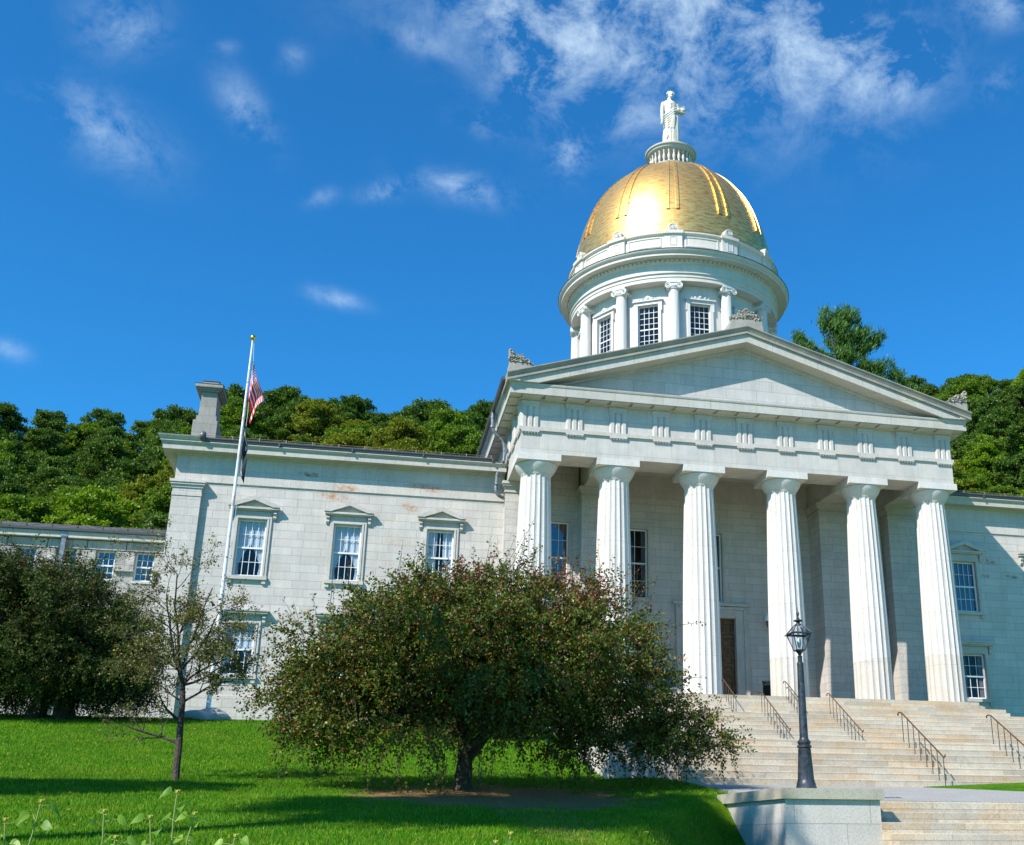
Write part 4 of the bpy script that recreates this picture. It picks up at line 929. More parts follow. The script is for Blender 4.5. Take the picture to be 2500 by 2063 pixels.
# flared eave, roof ribs, top ball and spike
e_ = .285
ln.add([(-e_, -e_, ztp-.005), (e_, -e_, ztp-.005), (e_, e_, ztp-.005), (-e_, e_, ztp-.005), (-wtp, -wtp, ztp+.03), (wtp, -wtp, ztp+.03), (wtp, wtp, ztp+.03), (-wtp, wtp, ztp+.03), (-wtp, -wtp, ztp), (wtp, -wtp, ztp), (wtp, wtp, ztp), (-wtp, wtp, ztp)],
       [(0, 1, 5, 4), (1, 2, 6, 5), (2, 3, 7, 6), (3, 0, 4, 7), (0, 8, 9, 1), (1, 9, 10, 2), (2, 10, 11, 3), (3, 11, 8, 0)])
for sx in (-1, 1):
    for sy in (-1, 1): ln.tube([(sx*wtp, sy*wtp, ztp+.03), (sx*.12, sy*.12, 3.12), (sx*.055, sy*.055, 3.18)], .012, 6)
ln.lathe([(.08, 3.17), (.075, 3.19), (.045, 3.205), (.04, 3.23), (.11, 3.25), (.115, 3.262), (.05, 3.285), (.03, 3.30), (.035, 3.315), (.018, 3.33), (.016, 3.35), (.03, 3.38), (.034, 3.41), (.02, 3.44), (.008, 3.46), (.004, 3.54)], n=20)
lo = ln.build('lantern_frame', M['lamp'], lp, 40)
m = MB(); g0, g1 = wb-.004, wtp-.004
m.add([(-g0, -g0, zb), (g0, -g0, zb), (g0, g0, zb), (-g0, g0, zb), (-g1, -g1, ztp), (g1, -g1, ztp), (g1, g1, ztp), (-g1, g1, ztp)], [(0, 1, 5, 4), (1, 2, 6, 5), (2, 3, 7, 6), (3, 0, 4, 7)])
m.add([(-g1, -g1, ztp+.03), (g1, -g1, ztp+.03), (g1, g1, ztp+.03), (-g1, g1, ztp+.03), (-.115, -.115, 3.12), (.115, -.115, 3.12), (.115, .115, 3.12), (-.115, .115, 3.12)], [(0, 1, 5, 4), (1, 2, 6, 5), (2, 3, 7, 6), (3, 0, 4, 7)])
m.build('lantern_glass', M['lampglass'], lo)
m = MB(); m.lathe([(.02, zb), (.025, 2.72), (.045, 2.76), (.05, 2.84), (.03, 2.90), (.005, 2.92)], n=14); m.build('bulb', M['bulb'], lo, 50); lp.scale = (.86, .86, 1)

# ---- litter bin, notice frame, wall torch
tb_ = empty('litter_bin', (2.55, 3.9, 0), label='black slatted metal litter bin on the porch between two columns', cat='litter bin')
m = MB()
for i in range(28): a = 2*PI*i/28; m.box(-.012, .012, -.012, .012, .05, 1.14) if False else m.tube([(.33*math.cos(a), .33*math.sin(a), .04), (.33*math.cos(a), .33*math.sin(a), 1.10), (.37*math.cos(a), .37*math.sin(a), 1.20)], .014, 4)
for z in (.06, .85, 1.1): m.lathe([(.335, z), (.335, z+.04)], n=28, cap=False)
m.build('slatted_body', M['black'], tb_)
m = MB(); m.lathe([(.29, .05), (.29, 1.0)], n=24); m.build('liner', M['black'], tb_); tb_.scale = (1, 1, 1.15)
sg_ = empty('notice_frame', (-2.42, YL-.08, 1.5), label='grey panel in a white frame on the wall left of the brown door', cat='notice board')
m = MB()
for a in ((-.50, .50, .42, .50), (-.50, .50, -.50, -.42), (-.50, -.42, -.42, .42), (.42, .50, -.42, .42)): m.box(a[0], a[1], -.06, .04, a[2], a[3])
m.build('frame', M['whitepaint'], sg_); m = MB(); m.box(-.42, .42, -.02, .03, -.42, .42); m.build('panel', M['slateboard'], sg_)
wl = empty('wall_torch', (2.98, YL-.02, 4.35), label='small bracket torch lamp on the wall right of the brown door', cat='wall lamp')
m = MB(); m.tube([(.25, 0, -.25), (.22, -.25, -.25), (.1, -.3, -.12), (0, -.3, 0)], .03, 8); m.lathe([(.03, 0), (.07, .12), (.09, .3)], 0, -.3, 12); m.build('bracket', M['bronze'], wl, 40)
m = MB(); m.lathe([(.08, .3), (.12, .42), (.06, .58), (.01, .75)], 0, -.3, 12); m.build('lamp_shade', M['bulb'], wl, 40)

# ================================================================== FLAGPOLE AND FLAGS
FX, FY, FZ = -23.38, -4.0, -2.1
fp = empty('flagpole', (FX, FY, FZ), label='tall white flagpole with a gold ball on top in front of the left wing', cat='flagpole')
m = MB(); H = 14.05-FZ; m.lathe([(.092-.050*(i/12)**1.3, H*i/12) for i in range(13)], n=20); m.lathe([(.05, H), (.06, H+.05), (.02, H+.06)], n=12); m.build('pole', M['pole'], fp, 50)
m = MB(); blob(m, (0, 0, H+.19), (.13, .13, .13), 20); m.build('ball', M['brass'], fp, 60)
m = MB(); m.lathe([(.22, 0), (.22, .1), (.14, .16), (.13, .3)], n=24); m.build('collar', M['pole'], fp, 40)
m = MB(); m.tube([(.07, -.03, H-.1), (.14, -.06, H-1.0), (.16, -.08, H-4), (.15, -.08, 2.2)], .008, 5); m.build('halyard', M['pole'], fp)
def flag(name, hoist_top, hoist, rows, fold, mt, seed, label):
    """limp flag: hoist edge on the rope, the rest hanging in gathered folds. rows = list of (t, x_left, x_right) widths down the hanging length"""
    mb = MB(); NU, NV = 70, 46; vs = []; uv = []
    top = hoist_top
    for j in range(NV+1):
        v = j/NV                                     # along hoist, 0 top
        for i in range(NU+1):
            u = i/NU                                 # along fly
            vh = v*.30/.538 if v < .538 else .30+.70*(v-.538)/.462
            zz = top-hoist*(vh if fold.get('fan') else v)-u*(fold['len']-.35*v)+.02*math.sin(9*u+4*v)
            xx = .10+u*(fold['w']-fold['w2']*v)+.04*math.sin(u*10+v*1.6+seed)*(.4+u*.8)
            yy = -.10+.16*math.sin(u*9+v*2.0+seed)*(.35+.65*u)+.02*math.sin(u*24+v*5+1.3*seed)*u
            vs.append((xx, yy, zz)); uv.append((u, 1-v))
    q = NU+1; fs = [(j*q+i, j*q+i+1, (j+1)*q+i+1, (j+1)*q+i) for j in range(NV) for i in range(NU)]
    mb.add(vs, fs); o = mb.build(name, mt, None, 180, False)
    ul = o.data.uv_layers.new(name='UVMap'); li = np.empty(len(o.data.loops), dtype=np.int32); o.data.loops.foreach_get('vertex_index', li)
    ul.data.foreach_set('uv', np.array(uv, dtype=np.float32)[li].ravel())
    for p in o.data.polygons: p.use_smooth = True
    o.location = (FX, FY, 0); so_ = o.modifiers.new('thickness', 'SOLIDIFY'); so_.thickness = .006
    tag(o, label, 'flag'); return o
m = mat('striped_flag_cloth', (.7, .7, .7), .8); t = NT(m); uvn = t.new('ShaderNodeTexCoord').outputs['UV']; u, v, _ = t.xyz(uvn)
stripe = t.math('LESS_THAN', t.math('FRACT', t.math('MULTIPLY', v, 6.5)), .62)
c = t.mix(stripe, (.62, .62, .64, 1), (.60, .003, .012, 1))
inc = t.math('MULTIPLY', t.math('LESS_THAN', u, .4), t.math('GREATER_THAN', v, .4615))
su = t.math('SUBTRACT', t.math('FRACT', t.math('MULTIPLY', u, 27.5)), .5); sv = t.math('SUBTRACT', t.math('FRACT', t.math('MULTIPLY', v, 16.7)), .5)
par = t.math('MODULO', t.math('ADD', t.math('FLOOR', t.math('MULTIPLY', u, 27.5)), t.math('FLOOR', t.math('MULTIPLY', v, 16.7))), 2.0)
star = t.math('MULTIPLY', t.math('LESS_THAN', t.math('ADD', t.math('MULTIPLY', su, su), t.math('MULTIPLY', sv, sv)), .05), t.math('LESS_THAN', par, .5))
c = t.mix(inc, c, t.mix(star, (.018, .03, .13, 1), (.75, .75, .75, 1))); t.link(c, t.b.inputs['Base Color'])
flag('striped_flag', 13.15, 1.50, None, dict(len=1.85, w=.66, w2=.40, fan=True), m, .4, 'red and white striped flag with a blue starred corner hanging limp at the top')
m = mat('black_flag_cloth', (.02, .02, .02), .8); t = NT(m); uvn = t.new('ShaderNodeTexCoord').outputs['UV']; u, v, _ = t.xyz(uvn)
d = t.math('ADD', t.math('POWER', t.math('ABSOLUTE', t.math('DIVIDE', t.math('SUBTRACT', u, .5), .17)), 2.0), t.math('POWER', t.math('ABSOLUTE', t.math('DIVIDE', t.math('SUBTRACT', v, .5), .27)), 2.0))
disc = t.math('LESS_THAN', d, 1.0); inner = t.math('LESS_THAN', d, .8)
head = t.math('LESS_THAN', t.math('ADD', t.math('POWER', t.math('ABSOLUTE', t.math('DIVIDE', t.math('SUBTRACT', u, .49), .07)), 2.0), t.math('POWER', t.math('ABSOLUTE', t.math('DIVIDE', t.math('SUBTRACT', v, .48), .14)), 2.0)), 1.0)
let = t.math('MULTIPLY', t.math('MULTIPLY', t.math('GREATER_THAN', v, .84), t.math('LESS_THAN', v, .94)), t.math('MULTIPLY', t.math('MULTIPLY', t.math('GREATER_THAN', u, .22), t.math('LESS_THAN', u, .78)), t.math('LESS_THAN', t.math('FRACT', t.math('MULTIPLY', u, 16.0)), .6)))
bar = t.math('MULTIPLY', t.math('MULTIPLY', t.math('GREATER_THAN', v, .06), t.math('LESS_THAN', v, .12)), t.math('MULTIPLY', t.math('GREATER_THAN', u, .15), t.math('LESS_THAN', u, .85)))
w_ = t.math('MAXIMUM', t.math('MAXIMUM', t.math('MULTIPLY', t.math('MULTIPLY', disc, t.math('SUBTRACT', 1.0, head)), t.math('MULTIPLY', t.math('GREATER_THAN', u, .44), t.math('LESS_THAN', u, .50))), let), bar)
t.link(t.mix(w_, (.018, .02, .028, 1), (.72, .72, .72, 1)), t.b.inputs['Base Color'])
flag('black_flag', 10.35, 1.35, None, dict(len=1.75, w=.30, w2=.12), m, 2.1, 'black flag with white markings hanging limp below the striped flag')
# boulder at the foot of the pole
m = MB(); nn = 36; vs = []
m.lathe([(1.0*math.cos(q), math.sin(q)) for q in np.linspace(-.3, PI/2-.01, 14)], n=nn)
rb = random.Random(4)
m.v = [(a*1.0*(1+.10*math.sin(3*a+2*b)+.05*math.sin(7*b)), b*.7*(1+.1*math.cos(4*a)), c_*.34*(1+.15*math.sin(2.3*a+1))+.05*math.sin(5*a+3*b)) for a, b, c_ in m.v]
bo = m.build('boulder', M['boulder'], None, 60); bo.location = (-23.4, -4.7, -2.0); tag(bo, 'low rounded grey boulder at the foot of the flagpole', 'boulder')

# ================================================================== REAR ANNEX (far left)
an = empty('annex_building', (-36, 15, -1.8), label='lower rough granite building with a slate roof at the far left behind the wing', cat='building')
AO = (-36, 15, -1.8)
YX = 12.0; m = MB()
axs = [-29.45-1.95*i for i in range(9)]
holes = [(x-.47, x+.47, 6.62, 8.18) for x in axs]+[(x-.47, x+.47, 2.0, 4.5) for x in axs]
wall_holes(m, -48, -27.2, -3, 8.7, YX, holes, .3)
m.add([(-48, YX, -3), (-48, 26, -3), (-48, 26, 8.7), (-48, YX, 8.7)], [(0, 1, 2, 3)]); m.add([(-48, 20, -3), (-27, 20, -3), (-27, 20, 8.7), (-48, 20, 8.7)], [(0, 1, 2, 3)])
for x in axs:
    a, b = x-.97, x+.97
    m.prism([(a+.02, 8.2), (b-.02, 8.2), (b-.02, 8.62), (b-.12, 8.66), (a+.12, 8.66), (a+.02, 8.62)], YX-.16, YX+.05, 'y')
    m.box(x+.50, x+1.44, YX-.12, YX+.05, 7.25, 8.17); m.box(x+.47, x+1.47, YX-.16, YX+.05, 7.10, 7.24)
    m.prism([(x-.75, 4.52), (x+.75, 4.52), (x+.6, 5.3), (x+.3, 5.55), (x-.3, 5.55), (x-.6, 5.3)], YX-.14, YX+.05, 'y')
spart(m, 'wall', M['annex'], an, AO)
m = MB(); m.box(-48.3, -27.2, YX-.45, YX+.1, 8.702, 9.02); spart(m, 'eaves_cornice', M['trim'], an, AO)
m = MB(); m.prism([(YX-.62, 9.16), (YX-.60, 9.04), (YX-.46, 9.022), (YX-.40, 9.16)], -48.3, -27.2, 'x'); m.box(-32.62, -33.0+.62, YX-.36, YX-.24, -3, 8.70) if False else None
spart(m, 'gutter', M['lead'], an, AO)
m = MB(); m.prism([(YX-.50, 9.02), (YX-.55, 9.16), (13.9, 9.98), (20, 9.02)], -48.4, -27.15, 'x'); spart(m, 'roof', M['slate'], an, AO)
m = MB()
for i in range(16): x = -28.0-1.25*i; m.box(x-.04, x+.04, YX-.2, YX-.1, 9.32, 9.44)
spart(m, 'snow_guards', M['bronze'], an, AO)
m = MB(); m.box(-33.62, -33.40, YX-.42, YX-.2, -2.5, 8.9); m.box(-33.68, -33.34, YX-.48, YX-.2, 8.75, 9.0); spart(m, 'downpipe', M['pipe'], an, AO)
ao = Vector(AO)
for x in axs[:8]:
    for (z0, z1) in ((6.62, 8.18), (2.0, 4.5)):
        o = make_window(x, YX, z0, z1, .47, 'none', 3, 2, None, gm='mirrorglass' if z0 > 5 else 'glass', parent=an); o.location = Vector((x, YX, 0))-ao

# ================================================================== GROUND
def sstep(a, b, x): t = np.clip((x-a)/(b-a), 0, 1); return t*t*(3-2*t)
def ground_z(x, y):
    x = np.asarray(x, float); y = np.asarray(y, float)
    zl = np.interp(y, [-140, -80, -51, -36, -30, -26, -24, -20, -14, -9, -6, -4, -2, 24, 34, 110, 135, 400], [-9.5, -9.0, -8.15, -6.62, -5.98, -5.55, -5.30, -4.86, -3.70, -2.72, -2.20, -1.98, -1.95, -2.0, 1.5, 44, 50, 52])
    zs = np.interp(y, [-140, -80, -51, -33, -30, -28.5, -26.8, -21, -18, -10, -3, 0, 24, 34, 110, 135, 400], [-9.5, -9.0, -8.6, -8.3, -7.8, -6.9, -5.70, -5.22, -4.75, -4.3, -2.3, -2.0, -2.0, 1.5, 44, 50, 52])
    a_ = np.interp(y, [-51, -36, -30, -28.5, -27, -25.5], [-20.5, -14.7, -11.9, -11.1, -10.5, -9.6]); w = np.clip((x-a_)/np.interp(y, [-36, -30, -28.5], [2.2, 1.5, .9]), 0, 1); w = w*w*(3-2*w)
    zl = zl+.14*sstep(-12.5, -10, x)*(y < -20)*(y > -27.5)
    z = zl*(1-w)+zs*w
    z = z + .04*np.sin(x*.45+y*.2)*np.cos(y*.33)*(np.abs(y+22) < 60)*(1-w)
    hill = sstep(40, 100, y); z = z + hill*(5*np.sin(x*.05+1.0)+3*np.sin(x*.11+y*.05))+ hill*(np.clip((x-10)*.22, 0, 19)+.8)
    return z
def gz(x, y): return float(ground_z(x, y))
xs = np.unique(np.concatenate([np.linspace(-400, -60, 18), np.linspace(-60, -30, 25), np.linspace(-30, 20, 130), np.linspace(20, 80, 40), np.linspace(80, 400, 18)]))
ys = np.unique(np.concatenate([np.linspace(-140, -52, 14), np.linspace(-52, 0, 170), np.linspace(0, 24, 20), np.linspace(24, 140, 50), np.linspace(140, 400, 12)]))
X, Yg = np.meshgrid(xs, ys); Z = ground_z(X, Yg)
me = bpy.data.meshes.new('ground'); nx, ny = len(xs), len(ys)
V = np.stack([X, Yg, Z], -1).reshape(-1, 3)
ii = (np.arange(ny-1)[:, None]*nx+np.arange(nx-1)[None]).ravel(); F = np.stack([ii, ii+1, ii+nx+1, ii+nx], 1)
me.from_pydata(V.tolist(), [], F.tolist()); 
for p in me.polygons: p.use_smooth = True
m = mat('lawn_ground', (.05, .14, .01), .9, 0, .1); t = NT(m); P = t.pos(); x, y, z = t.xyz(P)
n1 = t.noise(.6, P, 5, .6); n2 = t.noise(14, P, 4, .7); n3 = t.noise(2.2, P, 4, .6)
c = t.ramp(n1, [(.3, (.045, .155, .003)), (.5, (.08, .22, .004)), (.7, (.15, .28, .006))])
c = t.mix(1.0, c, t.ramp(n2, [(.3, (.5, .55, .5)), (.55, (1, 1, 1)), (.75, (1.45, 1.35, 1.2))]), 'MULTIPLY')
c = t.mix(t.math('MULTIPLY', t.ramp(n3, [(.6, (0, 0, 0)), (.75, (1, 1, 1))]), .35), c, (.24, .20, .05, 1))
# bare mulch under the crabapple
ex = t.math('DIVIDE', t.math('SUBTRACT', x, -14.6), 3.7); ey = t.math('DIVIDE', t.math('SUBTRACT', y, -26.0), 3.4)
d = t.math('ADD', t.math('MULTIPLY', ex, ex), t.math('MULTIPLY', ey, ey))
ex2 = t.math('DIVIDE', t.math('SUBTRACT', x, -14.3), 1.0); ey2 = t.math('DIVIDE', t.math('SUBTRACT', y, -30.5), 5.0)
d2 = t.math('ADD', t.math('MULTIPLY', ex2, ex2), t.math('MULTIPLY', ey2, ey2))
mask = t.math('MAXIMUM', t.math('SUBTRACT', 1.25, d), t.math('SUBTRACT', 1.1, d2))
mask = t.ramp(t.math('ADD', mask, t.math('MULTIPLY', t.math('SUBTRACT', t.noise(1.6, P, 5, .7), .5), 2.2)), [(.45, (0, 0, 0)), (.75, (1, 1, 1))])
soil = t.ramp(t.noise(18, P, 4, .7), [(.3, (.13, .07, .03)), (.7, (.46, .28, .12))])
c = t.mix(t.math('MULTIPLY', mask, .97), c, soil)
t.link(c, t.b.inputs['Base Color']); t.bump(t.math('ADD', n2, t.noise(45, P, 3, .7)), .9, .05)
me.materials.append(m); o = bpy.data.objects.new('ground', me); COL.objects.link(o); tag(o, kind='structure')
# path between the flights
def px_path(x, y): return gz(x, y)
m = MB(); pathz = lambda y: float(np.interp(y, [-29.4, -21.0], [-5.655, -4.955]))
poly = [(-9.15, -21.13), (-2.2, -21.13), (0, -21.35), (3.5, -22.2), (8, -23.4), (16, -25.0), (16, -29.19), (-7.70, -29.19), (-7.70, -26.55), (-9.15, -26.55)]
n0 = len(poly)
m.add([(x, y, pathz(y)) for x, y in poly], [tuple(range(n0))])
m.add([(x, y, pathz(y)) for x, y in poly]+[(x, y, pathz(y)-.5) for x, y in poly], [(i, (i+1) % n0, (i+1) % n0+n0, i+n0) for i in range(n0)])
o = m.build('path', M['path'], None, None, False); tag(o, kind='structure')
m = MB(); poly = [(-2.2, -21.125), (16, -21.125), (16, -27.5), (3, -25.6), (0, -23.6), (-1.4, -22.0)]
m.add([(x, y, pathz(y)+((.02 if x < 0 else .95) if y > -21.2 else .02)) for x, y in poly]+[(x, y, pathz(y)-.3) for x, y in poly], [tuple(range(6))]+[(i, (i+1) % 6, (i+1) % 6+6, i+6) for i in range(6)])
o = m.build('lawn_verge', bpy.data.materials['lawn_ground'], None, None, False); tag(o, kind='structure')

xr_ = np.linspace(-200, 200, 41); yr_ = np.linspace(-100, -54, 24); Xr, Yr = np.meshgrid(xr_, yr_); Zr = ground_z(Xr, Yr)+.03
me = bpy.data.meshes.new('road'); ii = (np.arange(23)[:, None]*41+np.arange(40)[None]).ravel()
me.from_pydata(np.stack([Xr, Yr, Zr], -1).reshape(-1, 3).tolist(), [], np.stack([ii, ii+1, ii+42, ii+41], 1).tolist()); me.materials.append(M['path'])
o = bpy.data.objects.new('road', me); COL.objects.link(o); tag(o, kind='structure')

def np_mesh(name, V, faces_per, mats, midx=None, parent=None):
    """V: (N,k,3) separate polygons of k corners"""
    N, k, _ = V.shape; me = bpy.data.meshes.new(name)
    me.vertices.add(N*k); me.vertices.foreach_set('co', V.astype(np.float32).ravel())
    me.loops.add(N*k); me.loops.foreach_set('vertex_index', np.arange(N*k, dtype=np.int32))
    me.polygons.add(N); me.polygons.foreach_set('loop_start', np.arange(0, N*k, k, dtype=np.int32)); me.polygons.foreach_set('loop_total', np.full(N, k, dtype=np.int32))
    for q in (mats if isinstance(mats, (list, tuple)) else [mats]): me.materials.append(q)
    if midx is not None: me.polygons.foreach_set('material_index', midx.astype(np.int32))
    me.update(calc_edges=True)
    o = bpy.data.objects.new(name, me); COL.objects.link(o)
    if parent: o.parent = parent
    return o
def norm(a): return a/np.maximum(np.linalg.norm(a, axis=-1, keepdims=True), 1e-9)
def leaves(P, D, L, Wd, rng, flat=.5):
    """diamond leaves: P base, D direction"""
    N = len(P); up = norm(rng.normal(size=(N, 3))*(1-flat)+np.array([0, 0, 1])*flat)
    S = norm(np.cross(D, up)); Lc = (L*rng.uniform(.65, 1.2, N))[:, None]; Wc = (Wd*rng.uniform(.7, 1.2, N))[:, None]
    nrm = np.cross(S, D)
    return np.stack([P, P+D*Lc*.45+S*Wc*.5+nrm*Wc*.12, P+D*Lc, P+D*Lc*.45-S*Wc*.5+nrm*Wc*.12], 1)

# grass blades
rng = np.random.default_rng(3)
def grass_patch(n, x0, x1, y0, y1, h, w, keep):
    x = rng.uniform(x0, x1, n); y = rng.uniform(y0, y1, n); k = keep(x, y); x, y = x[k], y[k]
    z = ground_z(x, y)-.004; N = len(x); a = rng.uniform(0, 2*PI, N); lean = rng.normal(0, .35, (N, 2))
    hh = h*rng.uniform(.6, 1.4, N); P = np.stack([x, y, z], 1); S = np.stack([np.cos(a), np.sin(a), 0*a], 1)*w*.5
    tip = P+np.stack([lean[:, 0]*hh, lean[:, 1]*hh, hh], 1)
    return np.stack([P-S, P+S, tip], 1)
tz = lambda y: np.interp(y, [-45, -22, -3], [-10.4, -10.4, -10.8])
def keepf(x, y):
    soil = ((x+14.6)/3.7)**2+((y+26.0)/3.4)**2 < 1.0+.5*np.sin(x*3.1+y)*np.cos(y*2.3-x)+rng.normal(0, .25, len(x))
    pier = (x > -9.95) & (y > -31) & (y < -26.4)
    fr = np.abs((x-C0[0])*math.cos(YAW)-(y-C0[1])*math.sin(YAW)) < 9e9
    return (~soil) & (~pier) & (x < -11.3+np.where(y < -20.5, np.where(y < -26.4, 1.4, 2.1), 0))
a1 = grass_patch(330000, -34, -9, -42, -20, .055, .014, keepf); a2 = grass_patch(230000, -34, -9, -20, -2.2, .06, .018, keepf)
GR = np.concatenate([a1, a2])
gm_ = leafmat('grass_blade', [(0, (.032, .135, .003)), (.4, (.062, .205, .004)), (.8, (.11, .27, .006)), (.95, (.20, .31, .012)), (1, (.42, .34, .08))], .6, .22, .15, .55)
o = np_mesh('grass', GR, 3, gm_); tag(o, kind='stuff')
# fallen leaves on the lawn
N = 260; x = rng.uniform(-28, -10, N); y = rng.uniform(-34, -8, N); P = np.stack([x, y, ground_z(x, y)+.05], 1)
D_ = norm(np.stack([rng.normal(size=N), rng.normal(size=N), rng.normal(size=N)*.2], 1)); o = np_mesh('fallen_leaves', leaves(P, D_, .09, .06, rng, .9), 4, leafmat('fallen_leaf', [(0, (.30, .17, .05)), (1, (.45, .25, .08))], .7, .1)); tag(o, kind='stuff')

# ================================================================== TREES
def crab_tree(name, base, blobs, ntwig, nleaf, leafm, seed, trunks, label, Ls=.085, Ws=.050, shoots=(), group=None, cat='crabapple tree', shell=.55, twl=.75, red=None, limbn=46, droop=.45, zfloor=-99, clump=9):
    rng = np.random.default_rng(seed); e = empty(name, base, label=label, cat=cat, group=group); B = np.array(base)
    bl = np.array([b[:6] for b in blobs]); wts = np.array([b[3]*b[4]*b[5] for b in blobs])**.72; wts /= wts.sum()
    nsp = max(ntwig//clump, 1); idx = rng.choice(len(bl), nsp, p=wts); U = norm(rng.normal(size=(nsp, 3))); rr = rng.uniform(0, 1, nsp)**shell; own = rng.integers(0, nsp, ntwig); idx, U, rr = idx[own], U[own], rr[own]; sdir = norm(rng.normal(size=(nsp, 3)))[own]
    C = bl[idx, :3]; R = bl[idx, 3:6]; O = C+U*R*rr[:, None]+rng.normal(size=(ntwig, 3))*np.array([.17, .17, .10])*(clump > 1)
    O[:, 2] = np.maximum(O[:, 2], zfloor)
    Dd = norm(U*.9+sdir*.55+rng.normal(size=(ntwig, 3))*.42+np.array([0, 0, .2])); Lt = twl*rng.uniform(.5, 1.25, ntwig); G_ = droop*rng.uniform(.2, 1.5, ntwig)*(1-.75*np.clip(U[:, 2], 0, 1))
    # upright or arching bare-tipped shoots
    if len(shoots):
        so_ = []; sd = []; sl_ = []; sg2 = []
        for (x, y, z, dx, dy, dz, L, k, spread) in shoots:
            for _ in range(k):
                q = rng.normal(size=3)*spread; so_.append((x+q[0], y+q[1]*1.2, z+q[2]*.4)); dd = np.array([dx, dy, dz])+rng.normal(size=3)*.18; sd.append(dd/np.linalg.norm(dd)); sl_.append(L*rng.uniform(.55, 1.35)); sg2.append(rng.uniform(.0, .22))
        nS = len(so_); O = np.concatenate([O, so_]); Dd = np.concatenate([Dd, sd]); Lt = np.concatenate([Lt, sl_]); G_ = np.concatenate([G_, sg2])
    else: nS = 0
    NT_ = len(O); K = nleaf
    tt = (np.arange(K)[None]+rng.uniform(0, 1, (NT_, K)))/K; tt = .08+.92*tt
    def at(i_, t_): return O[i_]+Dd[i_]*(Lt[i_]*t_)[..., None]+np.stack([0*t_, 0*t_, -G_[i_]*Lt[i_]*t_*t_], -1)
    ti = np.repeat(np.arange(NT_), K); tf = tt.ravel(); P = at(ti, tf)
    dens = np.ones(NT_); keep = np.ones(len(ti), bool)
    if nS: keep[ti >= NT_-nS] = rng.uniform(size=(ti >= NT_-nS).sum()) < .62
    P = P[keep]; ti = ti[keep]; tf = tf[keep]
    tang = norm(Dd[ti]+np.stack([0*tf, 0*tf, -2*G_[ti]*tf], -1)); side = norm(np.cross(tang, rng.normal(size=(len(ti), 3))))
    Dl = norm(tang*.45+side*.9+np.array([0, 0, -.25])); P = P+side*rng.uniform(0, .03, len(ti))[:, None]
    if zfloor > -90: kz = P[:, 2] > zfloor-.6; P = P[kz]; Dl = Dl[kz]; ti = ti[kz]
    LV = leaves(P, Dl, Ls, Ws, rng, .35)
    mi = np.zeros(len(P), int)
    if red is not None:
        for (x, y, z, r, pr) in red:
            q = (np.linalg.norm((O[ti]-np.array([x, y, z]))/np.array([1, 2.5, 1]), axis=1) < r) & (rng.uniform(size=len(ti)) < pr); mi[q] = 1
    f_ = np_mesh('foliage', LV-B, 4, [leafm, M['redleaf']], mi, e)
    # twigs
    mb = MB()
    sel = list(range(NT_-nS, NT_))+list(rng.choice(NT_-nS, min(1500, NT_-nS), replace=False)) if NT_ > nS else []
    tw = []
    for i in sel:
        pts = [O[i]+Dd[i]*Lt[i]*q+np.array([0, 0, -G_[i]*Lt[i]*q*q]) for q in (0, .4, .8, 1.0)]
        mb.tube([Vector(p-B) for p in pts], [.009, .007, .005, .003], 3, cap=False)
    for trk in trunks:
        pts = [Vector(p)-Vector(base) for p in trk['pts']]; mb.tube(pts, trk['r'], 12)
    # limbs
    for i in range(limbn):
        j = rng.integers(0, NT_-nS) if NT_ > nS else 0
        tgt = C[j]+(O[j]-C[j])*.92 if j < len(C) else O[j]; trk = trunks[rng.integers(len(trunks))]; s0 = np.array(trk['pts'][-1-int(rng.integers(0, 2))])
        mid = s0*.45+tgt*.55+np.array([0, 0, .5+.3*rng.uniform()]); mid[2] = min(mid[2], max(s0[2], tgt[2])+.9)
        pts = []
        for q in np.linspace(0, 1, 9): p = (1-q)**2*s0+2*q*(1-q)*mid+q*q*tgt+rng.normal(size=3)*.05*(q > 0)*(q < 1); pts.append(Vector(p-B))
        r0 = trk['r'][-1]*rng.uniform(.35, .6); mb.tube(pts, [r0*(1-.85*q) for q in np.linspace(0, 1, 9)], 6)
    mb.build('trunk', M['bark'], e, 60, False)
    return e
# main crabapple
TB = (-15.2, -24.0, -5.36)
blobs = [(-14.9, -24, -2.15, 3.7, 3.4, 1.7), (-17.3, -24, -2.65, 2.1, 2.6, 1.2), (-18.5, -24, -3.1, 1.1, 1.8, .95), (-12.6, -24, -2.35, 2.1, 2.6, 1.6), (-11.2, -24, -3.3, 1.25, 1.7, .85), (-10.1, -24.2, -3.75, .95, 1.0, .42), (-9.5, -24.2, -4.0, .6, .7, .25),
         (-14.5, -25.6, -2.6, 3.0, 1.8, 1.1), (-18.2, -24.6, -4.0, 1.1, 1.2, .35), (-16.6, -25.3, -4.1, .9, 1.0, .30), (-13.9, -25.5, -3.9, 1.0, 1.0, .3), (-12.4, -24.3, -4.25, .7, 1.0, .25), (-10.7, -24, -4.2, .75, 1.0, .45), (-19.1, -24, -3.2, .55, 1.0, .75), (-13.9, -24, -.95, 2.4, 2.0, .6), (-16.4, -24, -1.25, 1.6, 1.8, .55)]
